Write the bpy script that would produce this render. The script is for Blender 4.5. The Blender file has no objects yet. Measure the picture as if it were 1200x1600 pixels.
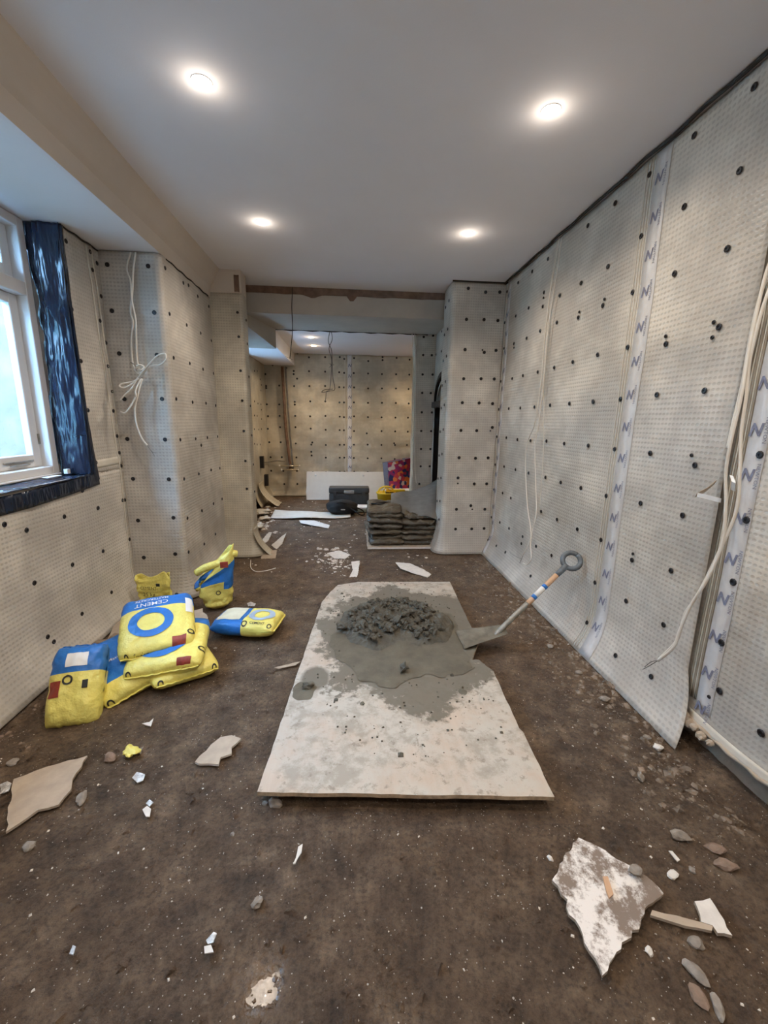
import bpy, bmesh, math, random
import numpy as np
from mathutils import Vector, Matrix, Euler

PI = math.pi
SC = bpy.context.scene
COL = SC.collection
rnd = random.Random(7)

# ------------------------------------------------------------ camera, world, exposure
cam = bpy.data.cameras.new('camera'); cam_o = bpy.data.objects.new('camera', cam); COL.objects.link(cam_o)
CM = [[0.9966004, 0.0012036, -0.0823782], [-0.0807503, 0.2125852, -0.9738002], [0.0163403, 0.9771418, 0.2119597]]
cam_o.matrix_world = Matrix([CM[0]+[0.0], CM[1]+[0.0], CM[2]+[1.542], [0, 0, 0, 1]])
cam.sensor_fit = 'VERTICAL'; cam.sensor_height = 36.0; cam.sensor_width = 27.0
cam.lens = 653.93/1600*36.0; cam.clip_start = 0.02
SC.camera = cam_o
SC.view_settings.view_transform = 'Standard'; SC.view_settings.look = 'None'
SC.view_settings.gamma = 1.0; SC.view_settings.use_curve_mapping = False
SC.view_settings.exposure = 0.0
SC.cycles.max_bounces = 8; SC.cycles.diffuse_bounces = 5; SC.cycles.use_denoising = True
SC.cycles.sample_clamp_indirect = 4.0
SC.cycles.caustics_reflective = False; SC.cycles.caustics_refractive = False
w = bpy.data.worlds.new('overcast_sky'); SC.world = w; w.use_nodes = True
w.node_tree.nodes['Background'].inputs[0].default_value = (0.34, 0.60, 1.0, 1)
w.node_tree.nodes['Background'].inputs[1].default_value = 36.0

LAMP_W = 19.0
def lamp(x, y, z, power, col=(1.0, 0.86, 0.72)):
    """light of one recessed LED downlight: a wide spot plus the spill of its frosted lens"""
    for kind, p in (('SPOT', power*3.0), ('POINT', power*0.035)):
        l = bpy.data.lights.new('downlight_beam', kind); l.energy = p; l.color = col
        l.shadow_soft_size = 0.035
        o = bpy.data.objects.new('downlight_beam', l); COL.objects.link(o)
        if kind == 'SPOT':
            l.spot_size = math.radians(150); l.spot_blend = 1.0; o.location = (x, y, z-0.03)
        else:
            o.location = (x, y, z-0.06)

# ------------------------------------------------------------ value noise (numpy)
_T = np.random.RandomState(3).rand(256, 256)
def vn(x, y, s=0):
    x = np.asarray(x, float)+s*17.31; y = np.asarray(y, float)+s*7.77
    xi = np.floor(x).astype(int); yi = np.floor(y).astype(int); fx = x-xi; fy = y-yi
    fx = fx*fx*(3-2*fx); fy = fy*fy*(3-2*fy)
    a = _T[xi % 256, yi % 256]; b = _T[(xi+1) % 256, yi % 256]; c = _T[xi % 256, (yi+1) % 256]; d = _T[(xi+1) % 256, (yi+1) % 256]
    return a*(1-fx)*(1-fy)+b*fx*(1-fy)+c*(1-fx)*fy+d*fx*fy
def fbm(x, y, s=0, o=4):
    t = 0; a = 0.5; f = 1.0
    for i in range(o):
        t = t+a*vn(x*f, y*f, s+i); a *= .5; f *= 2.03
    return t

# ------------------------------------------------------------ materials
def nt(name, rough=.6, metal=0.0):
    m = bpy.data.materials.new(name); m.use_nodes = True
    n = m.node_tree; b = n.nodes['Principled BSDF']; b.inputs['Roughness'].default_value = rough
    b.inputs['Metallic'].default_value = metal
    return m, n, b
def N(n, t, **k):
    x = n.nodes.new(t)
    for a, v in k.items(): setattr(x, a, v)
    return x
def noise(n, vec, scale, detail=4, rough=.55):
    x = N(n, 'ShaderNodeTexNoise'); x.inputs['Scale'].default_value = scale
    x.inputs['Detail'].default_value = detail; x.inputs['Roughness'].default_value = rough
    if vec: n.links.new(vec, x.inputs['Vector'])
    return x.outputs['Fac']
def ramp(n, fac, stops):
    x = N(n, 'ShaderNodeValToRGB'); e = x.color_ramp.elements
    while len(e) < len(stops): e.new(0.5)
    for i, (p, c) in enumerate(stops):
        e[i].position = p; e[i].color = (*c, 1) if len(c) == 3 else c
    n.links.new(fac, x.inputs['Fac']); return x.outputs['Color']
def g(v): return (v, v, v)
def bump(n, b, h, strength=.3, dist=.01, prev=None):
    x = N(n, 'ShaderNodeBump'); x.inputs['Strength'].default_value = strength; x.inputs['Distance'].default_value = dist
    n.links.new(h, x.inputs['Height'])
    if prev: n.links.new(prev, x.inputs['Normal'])
    n.links.new(x.outputs['Normal'], b.inputs['Normal']); return x.outputs['Normal']
def mth(n, op, a, b=None, c=None):
    x = N(n, 'ShaderNodeMath', operation=op)
    for i, v in enumerate((a, b, c)):
        if v is None: continue
        if isinstance(v, (int, float)): x.inputs[i].default_value = v
        else: n.links.new(v, x.inputs[i])
    return x.outputs[0]
def mix(n, f, a, b):
    x = N(n, 'ShaderNodeMix', data_type='RGBA')
    if isinstance(f, (int, float)): x.inputs[0].default_value = f
    else: n.links.new(f, x.inputs[0])
    for i, v in ((6, a), (7, b)):
        if isinstance(v, tuple): x.inputs[i].default_value = (*v[:3], 1)
        else: n.links.new(v, x.inputs[i])
    return x.outputs[2]
def simple(name, col, rough=.6, metal=0, var=.25, scale=12, bmp=.15, bs=60, bd=.002):
    m, n, b = nt(name, rough, metal)
    tc = N(n, 'ShaderNodeTexCoord').outputs['Object']
    d = tuple(c*(1-var) for c in col); l = tuple(min(1, c*(1+var)) for c in col)
    n.links.new(ramp(n, noise(n, tc, scale), [(.3, d), (.7, l)]), b.inputs['Base Color'])
    if bmp: bump(n, b, noise(n, tc, bs), bmp, bd)
    return m
def membrane_mat(name, lo, hi, dots=True):
    m, n, b = nt(name, .42)
    uvn = N(n, 'ShaderNodeUVMap'); uv = uvn.outputs['UV']
    sep = N(n, 'ShaderNodeSeparateXYZ'); n.links.new(uv, sep.inputs[0])
    base = ramp(n, noise(n, uv, 1.5, 7, .62), [(.36, tuple(c*.90 for c in lo)), (.46, lo), (.62, hi)])
    s = 1/0.0265
    def cell(o): return mth(n, 'SUBTRACT', mth(n, 'FRACT', mth(n, 'MULTIPLY', o, s)), .5)
    fx, fy = cell(sep.outputs[0]), cell(sep.outputs[1])
    r = mth(n, 'SQRT', mth(n, 'ADD', mth(n, 'MULTIPLY', mth(n, 'MULTIPLY', fx, fx), .55), mth(n, 'MULTIPLY', fy, fy)))
    dot = ramp(n, r, [(.16, g(1)), (.34, g(0))])
    inten = mth(n, 'MULTIPLY', dot, mth(n, 'MULTIPLY_ADD', noise(n, uv, 3.1, 3), .50, -.02))
    dark = tuple(c*.42 for c in lo)
    n.links.new(mix(n, inten, base, dark), b.inputs['Base Color'])
    p = bump(n, b, dot, .28, -.004)
    bump(n, b, noise(n, uv, 2.6, 2), .5, .05, p)
    return m

M = {}
M['membrane'] = membrane_mat('studded_membrane', (.50, .465, .415), (.70, .655, .585))
M['membrane_warm'] = membrane_mat('studded_membrane_warm', (.47, .425, .34), (.68, .62, .50))
M['membrane_grey'] = simple('grey_membrane_back', (.16, .155, .145), .7, var=.15)
M['edge'] = simple('membrane_smooth_edge', (.66, .62, .54), .4, var=.08)
M['pleat_shade'] = simple('recess_shade_brown', (.30, .25, .19), .5, var=.15)  # brown puts the shade of the recess into the colour
M['tape'] = simple('pale_sealing_tape', (.66, .655, .66), .35, var=.07, scale=30)
M['print'] = simple('blue_grey_ink', (.20, .205, .28), .6, var=.3, scale=90, bmp=0)
M['plug'] = simple('black_plug_plastic', (.012, .012, .016), .45, var=.2, bmp=0)
M['paint'] = simple('ceiling_paint', (.85, .835, .86), .85, var=.02, scale=2, bmp=.25, bs=140, bd=.0015)
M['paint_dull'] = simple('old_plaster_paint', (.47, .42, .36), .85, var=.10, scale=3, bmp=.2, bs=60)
M['brown_strip'] = simple('bare_brown_plaster', (.17, .10, .065), .9, var=.35, scale=14)
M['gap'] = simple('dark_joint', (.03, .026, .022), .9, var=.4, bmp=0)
M['masonry'] = simple('bare_masonry', (.26, .20, .15), .95, var=.3, scale=5, bmp=.6, bs=20, bd=.02)
M['white_wood'] = simple('white_gloss_paint', (.80, .80, .80), .35, var=.04, scale=5, bmp=.08, bs=30)
M['cable'] = simple('white_cable_sheath', (.74, .70, .63), .4, var=.06, bmp=0)
M['wire'] = simple('grey_wire', (.16, .15, .14), .45, var=.3, bmp=0)
M['brass'] = simple('bent_metal', (.62, .55, .42), .3, 1.0, var=.2)
M['ply_edge'] = simple('plywood_edge', (.42, .31, .20), .8, var=.3, scale=40)
M['foil'] = simple('crinkled_foil', (.62, .61, .60), .35, .7, var=.45, scale=60, bmp=1.0, bs=70, bd=.01)
M['card'] = simple('plasterboard_paper', (.43, .35, .27), .8, var=.12, scale=18)
M['plaster'] = simple('plaster_core', (.70, .67, .63), .85, var=.10, scale=25)
M['rubble'] = simple('muddy_rubble', (.20, .155, .118), .9, var=.5, scale=14, bmp=.4, bs=50, bd=.006)
M['stone'] = simple('grey_stone', (.27, .235, .20), .85, var=.4, scale=22, bmp=.5, bs=50, bd=.006)
M['stone_red'] = simple('brown_brick_stone', (.25, .175, .13), .9, var=.35, scale=22, bmp=.5, bs=50, bd=.006)
M['grey_bag'] = simple('dark_sack_plastic', (.085, .070, .050), .42, var=.35, scale=9, bmp=.9, bs=16, bd=.03)
M['black_plastic'] = simple('black_bin_plastic', (.008, .008, .009), .35, var=.2, bmp=.5, bs=18, bd=.02)
M['case'] = simple('charcoal_case_plastic', (.055, .055, .055), .5, var=.15)
M['case_metal'] = simple('silver_latch', (.55, .55, .53), .35, .6)
M['fabric'] = simple('black_fabric', (.006, .006, .007), .85, var=.3, bmp=.6, bs=40, bd=.01)
M['white_board'] = simple('white_melamine', (.72, .70, .64), .25, var=.03, bmp=0)
M['pale_green'] = simple('pale_green_plastic', (.42, .50, .44), .45)
M['yellow'] = simple('yellow_tub_plastic', (.80, .55, .03), .4, var=.08, bmp=0)
M['steel'] = simple('worn_steel', (.30, .29, .26), .5, .5, var=.3, scale=30)
M['muddy_steel'] = simple('cement_coated_blade', (.15, .135, .105), .7, .1, var=.3, scale=16, bmp=.5, bs=40, bd=.004)
M['grip'] = simple('blue_grey_grip', (.11, .13, .15), .5, var=.25, scale=25)
M['wood'] = simple('ash_handle_wood', (.58, .36, .22), .5, var=.15, scale=14)
M['red'] = simple('dark_red_print', (.27, .035, .02), .5, var=.3, scale=40, bmp=0)
M['ink'] = simple('black_print', (.02, .022, .02), .6, bmp=0)
M['blue'] = simple('blue_print', (.02, .16, .52), .4, var=.15, scale=10, bmp=.5, bs=14, bd=.02)
M['bagyellow'] = simple('yellow_sack_plastic', (.78, .69, .17), .42, var=.10, scale=7, bmp=.7, bs=13, bd=.025)
M['dusty_blue'] = simple('dusty_blue_print', (.36, .46, .58), .55, var=.15, bmp=0)
M['bagpale'] = simple('pale_sack_print', (.70, .68, .52), .45, var=.12, bmp=0)
M['white_print'] = simple('white_print', (.78, .79, .80), .45, var=.06, bmp=0)
M['grit'] = simple('crushed_plaster_chips', (.66, .61, .55), .8, var=.4, scale=60, bmp=0)
M['garden_wall'] = simple('pale_rendered_wall', (.50, .66, .62), .9, var=.12, scale=2)
M['timber'] = simple('grey_weathered_timber', (.40, .42, .43), .9, var=.35, scale=12)
M['paving'] = simple('light_bounce_paving', (.62, .66, .68), .8, var=.12, scale=3)  # outside ground, kept pale to bounce sky light up to the soffit
M['paint_tan_shade'] = simple('tan_shaded_bulkhead', (.60, .52, .44), .85, var=.06, scale=2, bmp=.2, bs=90)  # tan face, darkened with the shade that grazing lamps leave on the cove
M['leaf'] = simple('pale_leaves', (.50, .62, .45), .8, var=.4, scale=20)

def lining_mat():
    m, n, b = nt('black_damp_proof_plastic', .22)
    tc = N(n, 'ShaderNodeTexCoord').outputs['Object']
    n.links.new(ramp(n, noise(n, tc, 5), [(.3, (.004, .009, .022)), (.7, (.010, .02, .045))]), b.inputs['Base Color'])
    mp = N(n, 'ShaderNodeMapping'); mp.inputs['Scale'].default_value = (7, 7, 1.6); n.links.new(tc, mp.inputs[0])
    bump(n, b, noise(n, mp.outputs[0], 1.3, 3), .9, .05)
    return m
M['lining'] = lining_mat()

def glass_mat():
    m, n, b = nt('window_glass', .02)
    b.inputs['Base Color'].default_value = (.6, .7, .7, 1)
    tr = N(n, 'ShaderNodeBsdfTransparent'); tr.inputs[0].default_value = (.93, .98, .97, 1)
    mx = N(n, 'ShaderNodeMixShader'); mx.inputs[0].default_value = .93
    n.links.new(b.outputs[0], mx.inputs[1]); n.links.new(tr.outputs[0], mx.inputs[2])
    n.links.new(mx.outputs[0], n.nodes['Material Output'].inputs['Surface'])
    return m
M['glass'] = glass_mat()

def lens_mat(name, s, c=(1, .88, .70)):
    m, n, b = nt(name)
    b.inputs['Emission Color'].default_value = (*c, 1); b.inputs['Emission Strength'].default_value = s
    return m
M['lens'] = lens_mat('lit_downlight_lens', 30)

def soil_mat():
    m, n, b = nt('damp_trodden_soil', .6)
    tc = N(n, 'ShaderNodeTexCoord').outputs['Object']
    big = noise(n, tc, .9, 5, .6)
    base = ramp(n, noise(n, tc, 7, 8, .65), [(.30, (.040, .025, .015)), (.45, (.108, .070, .043)), (.56, (.148, .099, .062)), (.70, (.26, .186, .125))])
    base = mix(n, ramp(n, big, [(.40, g(0)), (.62, g(1))]), base, mix(n, .40, base, (.17, .100, .052)))
    fine = ramp(n, noise(n, tc, 55, 6, .75), [(.36, g(.45)), (.5, g(1)), (.66, g(1.35))])
    mu = N(n, 'ShaderNodeMix', data_type='RGBA', blend_type='MULTIPLY'); mu.inputs[0].default_value = .9; n.links.new(base, mu.inputs[6]); n.links.new(fine, mu.inputs[7]); base = mu.outputs[2]
    def specks(scale, thr, rough):
        v = N(n, 'ShaderNodeTexVoronoi'); v.inputs['Scale'].default_value = scale; n.links.new(tc, v.inputs['Vector'])
        near = mth(n, 'LESS_THAN', v.outputs['Distance'], rough)
        sp = N(n, 'ShaderNodeSeparateColor'); n.links.new(v.outputs['Color'], sp.inputs[0])
        return mth(n, 'MULTIPLY', near, mth(n, 'GREATER_THAN', sp.outputs[0], thr))
    s1 = specks(150, .955, .26); s2 = specks(60, .975, .18)
    sp = mth(n, 'MAXIMUM', s1, s2)
    col = mix(n, sp, base, (.62, .56, .50))
    n.links.new(col, b.inputs['Base Color'])
    # one smooth wet puddle trodden flat near the viewer, and a damp sheen elsewhere
    sep = N(n, 'ShaderNodeSeparateXYZ'); n.links.new(tc, sep.inputs[0])
    dx = mth(n, 'MULTIPLY', mth(n, 'SUBTRACT', sep.outputs[0], -.248), 9.0); dy = mth(n, 'MULTIPLY', mth(n, 'SUBTRACT', sep.outputs[1], .89), 6.5)
    d = mth(n, 'SQRT', mth(n, 'ADD', mth(n, 'MULTIPLY', dx, dx), mth(n, 'MULTIPLY', dy, dy)))
    d = mth(n, 'ADD', d, mth(n, 'MULTIPLY', mth(n, 'SUBTRACT', noise(n, tc, 14, 4), .5), 1.4))
    wet = ramp(n, d, [(.25, g(1)), (1.12, g(0))])
    rgh = mix(n, wet, ramp(n, noise(n, tc, 3, 4), [(.3, g(.52)), (.7, g(.74))]), g(.18))
    n.links.new(rgh, b.inputs['Roughness'])
    h = mth(n, 'ADD', noise(n, tc, 26, 8, .7), mth(n, 'MULTIPLY', noise(n, tc, 90, 4, .6), .35))
    h = mth(n, 'MULTIPLY', h, mth(n, 'SUBTRACT', 1.0, mth(n, 'MULTIPLY', wet, .985)))
    bump(n, b, h, 1.0, .03)
    return m
M['soil'] = soil_mat()

def ply_mat():
    m, n, b = nt('cement_stained_plywood', .6)
    tc = N(n, 'ShaderNodeTexCoord').outputs['Object']
    sep = N(n, 'ShaderNodeSeparateXYZ'); n.links.new(tc, sep.inputs[0])
    mp = N(n, 'ShaderNodeMapping'); mp.inputs['Scale'].default_value = (1.0, .16, 1); n.links.new(tc, mp.inputs[0])
    grain = noise(n, mp.outputs[0], 18, 5)
    base = ramp(n, grain, [(.3, (.42, .34, .265)), (.7, (.54, .45, .365))])
    dust = ramp(n, noise(n, tc, 3.2, 8, .68), [(.40, g(0)), (.56, g(1))])
    base = mix(n, mth(n, 'MULTIPLY', dust, .85), base, (.50, .475, .42))
    base = mix(n, mth(n, 'MULTIPLY', ramp(n, noise(n, tc, 6.5, 9, .72), [(.49, g(0)), (.60, g(1))]), .60), base, (.27, .235, .185))
    # irregular spilled-cement stain (own shape) round the mixing spot
    def blot(cx, cy, sx, sy, amp, lo, hi, sc=5):
        a = mth(n, 'MULTIPLY', mth(n, 'SUBTRACT', sep.outputs[0], cx), 1/sx); c = mth(n, 'MULTIPLY', mth(n, 'SUBTRACT', sep.outputs[1], cy), 1/sy)
        d = mth(n, 'SQRT', mth(n, 'ADD', mth(n, 'MULTIPLY', a, a), mth(n, 'MULTIPLY', c, c)))
        d = mth(n, 'ADD', d, mth(n, 'MULTIPLY', mth(n, 'SUBTRACT', noise(n, tc, sc, 8, .7), .5), amp))
        return ramp(n, d, [(lo, g(1)), (hi, g(0))])
    st = blot(.38, 2.78, .62, .86, 1.5, .92, 1.12, 4)
    st2 = blot(.80, 3.0, .28, .50, .9, .7, 1.0, 7)
    st3 = mth(n, 'MAXIMUM', blot(-.20, 2.22, .10, .15, .6, .7, .95, 9), blot(.38, 2.2, .42, .42, 2.4, .5, .75, 11))
    sp = ramp(n, noise(n, tc, 17, 6, .7), [(.57, g(0)), (.65, g(1))])
    stain = mth(n, 'MAXIMUM', mth(n, 'MAXIMUM', st, st2), st3)
    col = mix(n, mth(n, 'MULTIPLY', sp, .75), base, (.24, .205, .16))
    col = mix(n, mth(n, 'MULTIPLY', stain, .88), col, (.120, .107, .080))
    n.links.new(col, b.inputs['Base Color'])
    bump(n, b, noise(n, tc, 30, 6), .3, .004)
    return m
M['ply'] = ply_mat()

def mortar_mat(name, lo, hi, bs, bd, rough):
    m, n, b = nt(name, rough)
    tc = N(n, 'ShaderNodeTexCoord').outputs['Object']
    n.links.new(ramp(n, noise(n, tc, 9, 8, .65), [(.3, lo), (.7, hi)]), b.inputs['Base Color'])
    bump(n, b, noise(n, tc, bs, 8, .7), .8, bd)
    return m
M['mortar'] = mortar_mat('heaped_wet_mortar', (.055, .050, .039), (.150, .136, .105), 40, .022, .62)
M['slurry'] = mortar_mat('spread_mortar_slurry', (.090, .080, .059), (.150, .134, .100), 20, .005, .5)

def dirty_white_mat():
    m, n, b = nt('muddy_white_board', .7)
    tc = N(n, 'ShaderNodeTexCoord').outputs['Object']
    f = ramp(n, noise(n, tc, 9, 9, .75), [(.46, g(0)), (.56, g(1))])
    n.links.new(mix(n, f, (.80, .77, .74), (.22, .17, .135)), b.inputs['Base Color'])
    bump(n, b, noise(n, tc, 40, 6), .5, .006)
    return m
M['dirty_white'] = dirty_white_mat()

def collage_mat():
    m, n, b = nt('colourful_carrier_print', .3)
    tc = N(n, 'ShaderNodeTexCoord').outputs['Object']
    v = N(n, 'ShaderNodeTexVoronoi'); v.inputs['Scale'].default_value = 16; n.links.new(tc, v.inputs['Vector'])
    sp = N(n, 'ShaderNodeSeparateColor'); n.links.new(v.outputs['Color'], sp.inputs[0])
    c = ramp(n, sp.outputs[0], [(0, (.02, .03, .12)), (.2, (.45, .02, .06)), (.4, (.75, .20, .04)), (.55, (.30, .02, .12)), (.72, (.60, .05, .05)), (.86, (.75, .60, .50)), (1, (.05, .08, .35))])
    for e in n.nodes:
        if e.type == 'VALTORGB': e.color_ramp.interpolation = 'CONSTANT'
    n.links.new(c, b.inputs['Base Color'])
    return m
M['collage'] = collage_mat()

# ------------------------------------------------------------ object helpers
def mesh(name, V, Fc, mats, smooth=False, uv=None, fm=None):
    me = bpy.data.meshes.new(name)
    V = [tuple(map(float, v)) for v in V] if not isinstance(V, np.ndarray) else V.tolist()
    me.from_pydata(V, [], Fc)
    for m in (mats if isinstance(mats, (list, tuple)) else [mats]): me.materials.append(M[m] if isinstance(m, str) else m)
    if smooth: me.polygons.foreach_set('use_smooth', [True]*len(me.polygons))
    if fm is not None: me.polygons.foreach_set('material_index', fm)
    if uv is not None:
        l = me.uv_layers.new(name='UVMap'); idx = np.zeros(len(me.loops), int); me.loops.foreach_get('vertex_index', idx)
        l.data.foreach_set('uv', np.asarray(uv, float)[idx].ravel())
    me.update(); return me
def link(name, me, parent=None, loc=None, rot=None):
    o = bpy.data.objects.new(name, me); COL.objects.link(o)
    if parent is not None: o.parent = parent
    if loc is not None: o.location = loc
    if rot is not None: o.rotation_euler = rot
    return o
def tag(o, label=None, cat=None, group=None, kind=None):
    if label: o['label'] = label
    if cat: o['category'] = cat
    if group: o['group'] = group
    if kind: o['kind'] = kind
    return o
def empty(name, loc, label, cat, group=None, rot=(0, 0, 0)):
    o = bpy.data.objects.new(name, None); COL.objects.link(o); o.location = loc; o.rotation_euler = rot
    o.empty_display_size = .05
    return tag(o, label, cat, group)
def bm_mesh(name, bm, mats, smooth=False):
    me = bpy.data.meshes.new(name); bmesh.ops.recalc_face_normals(bm, faces=bm.faces); bm.to_mesh(me); bm.free()
    for m in (mats if isinstance(mats, (list, tuple)) else [mats]): me.materials.append(M[m])
    if smooth: me.polygons.foreach_set('use_smooth', [True]*len(me.polygons))
    return me
def box_me(name, x0, x1, y0, y1, z0, z1, mat, bev=0.0, seg=1):
    bm = bmesh.new(); bmesh.ops.create_cube(bm, size=1.0)
    for v in bm.verts: v.co = Vector(((x0+x1)/2+v.co.x*(x1-x0), (y0+y1)/2+v.co.y*(y1-y0), (z0+z1)/2+v.co.z*(z1-z0)))
    if bev: bmesh.ops.bevel(bm, geom=bm.edges[:], offset=bev, segments=seg, profile=.6, affect='EDGES')
    return bm_mesh(name, bm, mat, False)
def box(name, x0, x1, y0, y1, z0, z1, mat, parent=None, bev=0.0, seg=1):
    return link(name, box_me(name, x0, x1, y0, y1, z0, z1, mat, bev, seg), parent)
def struct(name, x0, x1, y0, y1, z0, z1, mat, bev=0.0, label=None, seg=1):
    return tag(box(name, x0, x1, y0, y1, z0, z1, mat, None, bev, seg), label, None, None, 'structure')
def grid_me(name, fn, s0, s1, t0, t1, ns, nt_, mat, flip=False, uvf=None, smooth=True):
    """fn(S,T)->X,Y,Z arrays; uv = (s,t) in metres by default"""
    s = np.linspace(s0, s1, ns+1); t = np.linspace(t0, t1, nt_+1); S, T = np.meshgrid(s, t, indexing='ij')
    X, Y, Z = fn(S, T); X = X+0*S; Y = Y+0*S; Z = Z+0*S
    V = np.stack([X, Y, Z], -1).reshape(-1, 3)
    U, W = (S, T) if uvf is None else uvf(S, T)
    uv = np.stack([U, W], -1).reshape(-1, 2)
    i, j = np.meshgrid(np.arange(ns), np.arange(nt_), indexing='ij'); a = (i*(nt_+1)+j).ravel()
    q = np.stack([a, a+nt_+1, a+nt_+2, a+1], -1)
    if flip: q = q[:, ::-1]
    return mesh(name, V, q.tolist(), mat, smooth, uv)
def solid(o, t, off=-1):
    m = o.modifiers.new('thickness', 'SOLIDIFY'); m.thickness = t; m.offset = off; return o
def catmull(P, n=8):
    P = [Vector(p) for p in P]; Q = [P[0]*2-P[1]]+P+[P[-1]*2-P[-2]]; out = []
    for i in range(1, len(Q)-2):
        a, b, c, d = Q[i-1:i+3]
        for k in range(n):
            t = k/n; out.append(.5*((2*b)+(c-a)*t+(2*a-5*b+4*c-d)*t*t+(3*b-a-3*c+d)*t**3))
    out.append(P[-1]); return out
def tube_me(name, P, r, mat, sides=8, sub=8, r1=None):
    C = catmull(P, sub) if sub > 1 else [Vector(p) for p in P]; V = []; Fc = []
    up = Vector((.31, .17, .93)); n = len(C)
    for i, c in enumerate(C):
        t = (C[min(i+1, n-1)]-C[max(i-1, 0)]).normalized(); a = t.cross(up)
        if a.length < .05: a = t.cross(Vector((1, 0, 0)))
        a.normalize(); b = t.cross(a); rr = r if r1 is None else r+(r1-r)*i/(n-1)
        for k in range(sides):
            f = 2*PI*k/sides; V.append(c+a*(rr*math.cos(f))+b*(rr*math.sin(f)))
    for i in range(n-1):
        for k in range(sides):
            k2 = (k+1) % sides; Fc.append((i*sides+k, i*sides+k2, (i+1)*sides+k2, (i+1)*sides+k))
    Fc.append(tuple(range(sides))[::-1]); Fc.append(tuple((n-1)*sides+k for k in range(sides)))
    return mesh(name, V, Fc, mat, True)
def tube(name, P, r, mat, parent=None, **k): return link(name, tube_me(name, P, r, mat, **k), parent)
def lathe_me(name, prof, mat, sides=20, smooth=True):
    V = []; Fc = []
    for (r, z) in prof:
        for k in range(sides): V.append((r*math.cos(2*PI*k/sides), r*math.sin(2*PI*k/sides), z))
    for i in range(len(prof)-1):
        for k in range(sides):
            k2 = (k+1) % sides; Fc.append((i*sides+k, i*sides+k2, (i+1)*sides+k2, (i+1)*sides+k))
    if prof[0][0] > 0: Fc.append(tuple(range(sides))[::-1])
    if prof[-1][0] > 0: Fc.append(tuple((len(prof)-1)*sides+k for k in range(sides)))
    return mesh(name, V, Fc, mat, smooth)
def jagged(out, amp, step, seed):
    r = random.Random(seed); res = []; n = len(out)
    for i in range(n):
        a = Vector(out[i]); b = Vector(out[(i+1) % n]); L = (b-a).length; k = max(1, int(L/step)); nn = Vector((-(b-a).y, (b-a).x)).normalized()
        for j in range(k):
            p = a.lerp(b, j/k)
            if j: p = p+nn*r.uniform(-amp, amp)
            res.append((p.x, p.y))
    return res
def slab_me(name, outl, z0, th, mats, tilt=None, jag=.004, step=.03, seed=1, sidemat=0):
    """flat broken piece from a floor outline: real thickness, ragged edge, tilt=(dzdx,dzdy)"""
    P = jagged(outl, jag, step, seed); n = len(P); cx = sum(p[0] for p in P)/n; cy = sum(p[1] for p in P)/n
    tx, ty = tilt or (0, 0); zz = lambda p: z0+(p[0]-cx)*tx+(p[1]-cy)*ty
    V = [(p[0]-cx, p[1]-cy, zz(p)) for p in P]+[(p[0]-cx, p[1]-cy, zz(p)+th) for p in P]
    Fc = [tuple(range(n))[::-1], tuple(range(n, 2*n))]+[(i, (i+1) % n, n+(i+1) % n, n+i) for i in range(n)]
    area = sum(P[i][0]*P[(i+1) % n][1]-P[(i+1) % n][0]*P[i][1] for i in range(n))
    if area < 0: Fc = [f[::-1] for f in Fc]
    me = mesh(name, V, Fc, mats, False, None, [0, 0]+[sidemat]*n)
    return me, (cx, cy, 0)
def slab(name, outl, z0, th, mats, label, cat, group=None, **k):
    me, c = slab_me(name, outl, z0, th, mats, **k)
    return tag(link(name, me, None, c), label, cat, group)
_fc = {}
def text_me(body, size, mat, mapf, rot=0.0, shear=0.0, bold=0.0):
    """real letter shapes turned into a mesh and laid on a surface by mapf(u,v)->point"""
    cu = bpy.data.curves.new('lettering', 'FONT'); cu.body = body; cu.size = size; cu.align_x = 'CENTER'; cu.align_y = 'CENTER'
    cu.shear = shear; cu.offset = bold; cu.resolution_u = 2
    o = bpy.data.objects.new('lettering_tmp', cu); COL.objects.link(o)
    me = bpy.data.meshes.new_from_object(o.evaluated_get(bpy.context.evaluated_depsgraph_get()))
    bpy.data.objects.remove(o); bpy.data.curves.remove(cu)
    c, s = math.cos(rot), math.sin(rot)
    V = [mapf(v.co.x*c-v.co.y*s, v.co.x*s+v.co.y*c) for v in me.vertices]; Fc = [tuple(p.vertices) for p in me.polygons]
    bpy.data.meshes.remove(me)
    return mesh('lettering', V, Fc, mat)

# ------------------------------------------------------------ ground
def ground_z(x, y):
    x = np.asarray(x, float); y = np.asarray(y, float)
    h = -.010*fbm(x*1.3, y*1.3, 1, 3)-.006*fbm(x*6, y*6, 2, 3)
    wetp = np.exp(-(((x+.245)/.17)**2+((y-.90)/.22)**2)**2)
    h = h*(1-.99*wetp)+(-.012+.038*(y-.88)-.010*(x+.25))*wetp
    h = h-.004+(1-wetp)*.020*np.maximum(0, fbm(x*20, y*20, 5, 4)-.47)-.010*np.maximum(0, .44-fbm(x*11, y*11, 8, 3))
    edge = np.clip((x-1.12)/.35, 0, 1)*np.clip((4.7-y)/.4, 0, 1)*np.clip((y-.2)/.5, 0, 1)     # loose spoil along the right wall
    h = h+edge*.035*np.maximum(0, fbm(x*9, y*9, 9, 4)-.38)
    tr = np.exp(-((x-1.56-.25*(1.5-y))/.05)**2)*np.clip((1.75-y)/.2, 0, 1)*.03                   # rut below the near membrane
    return h-tr
xs = np.concatenate([np.linspace(-2.3, 2.3, 330)])
ys = np.concatenate([np.linspace(-1.6, .3, 20)[:-1], np.linspace(.3, 3.2, 300)[:-1], np.linspace(3.2, 5.2, 130)[:-1], np.linspace(5.2, 8.9, 130)])
XX, YY = np.meshgrid(xs, ys, indexing='ij'); ZZ = ground_z(XX, YY)
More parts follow.
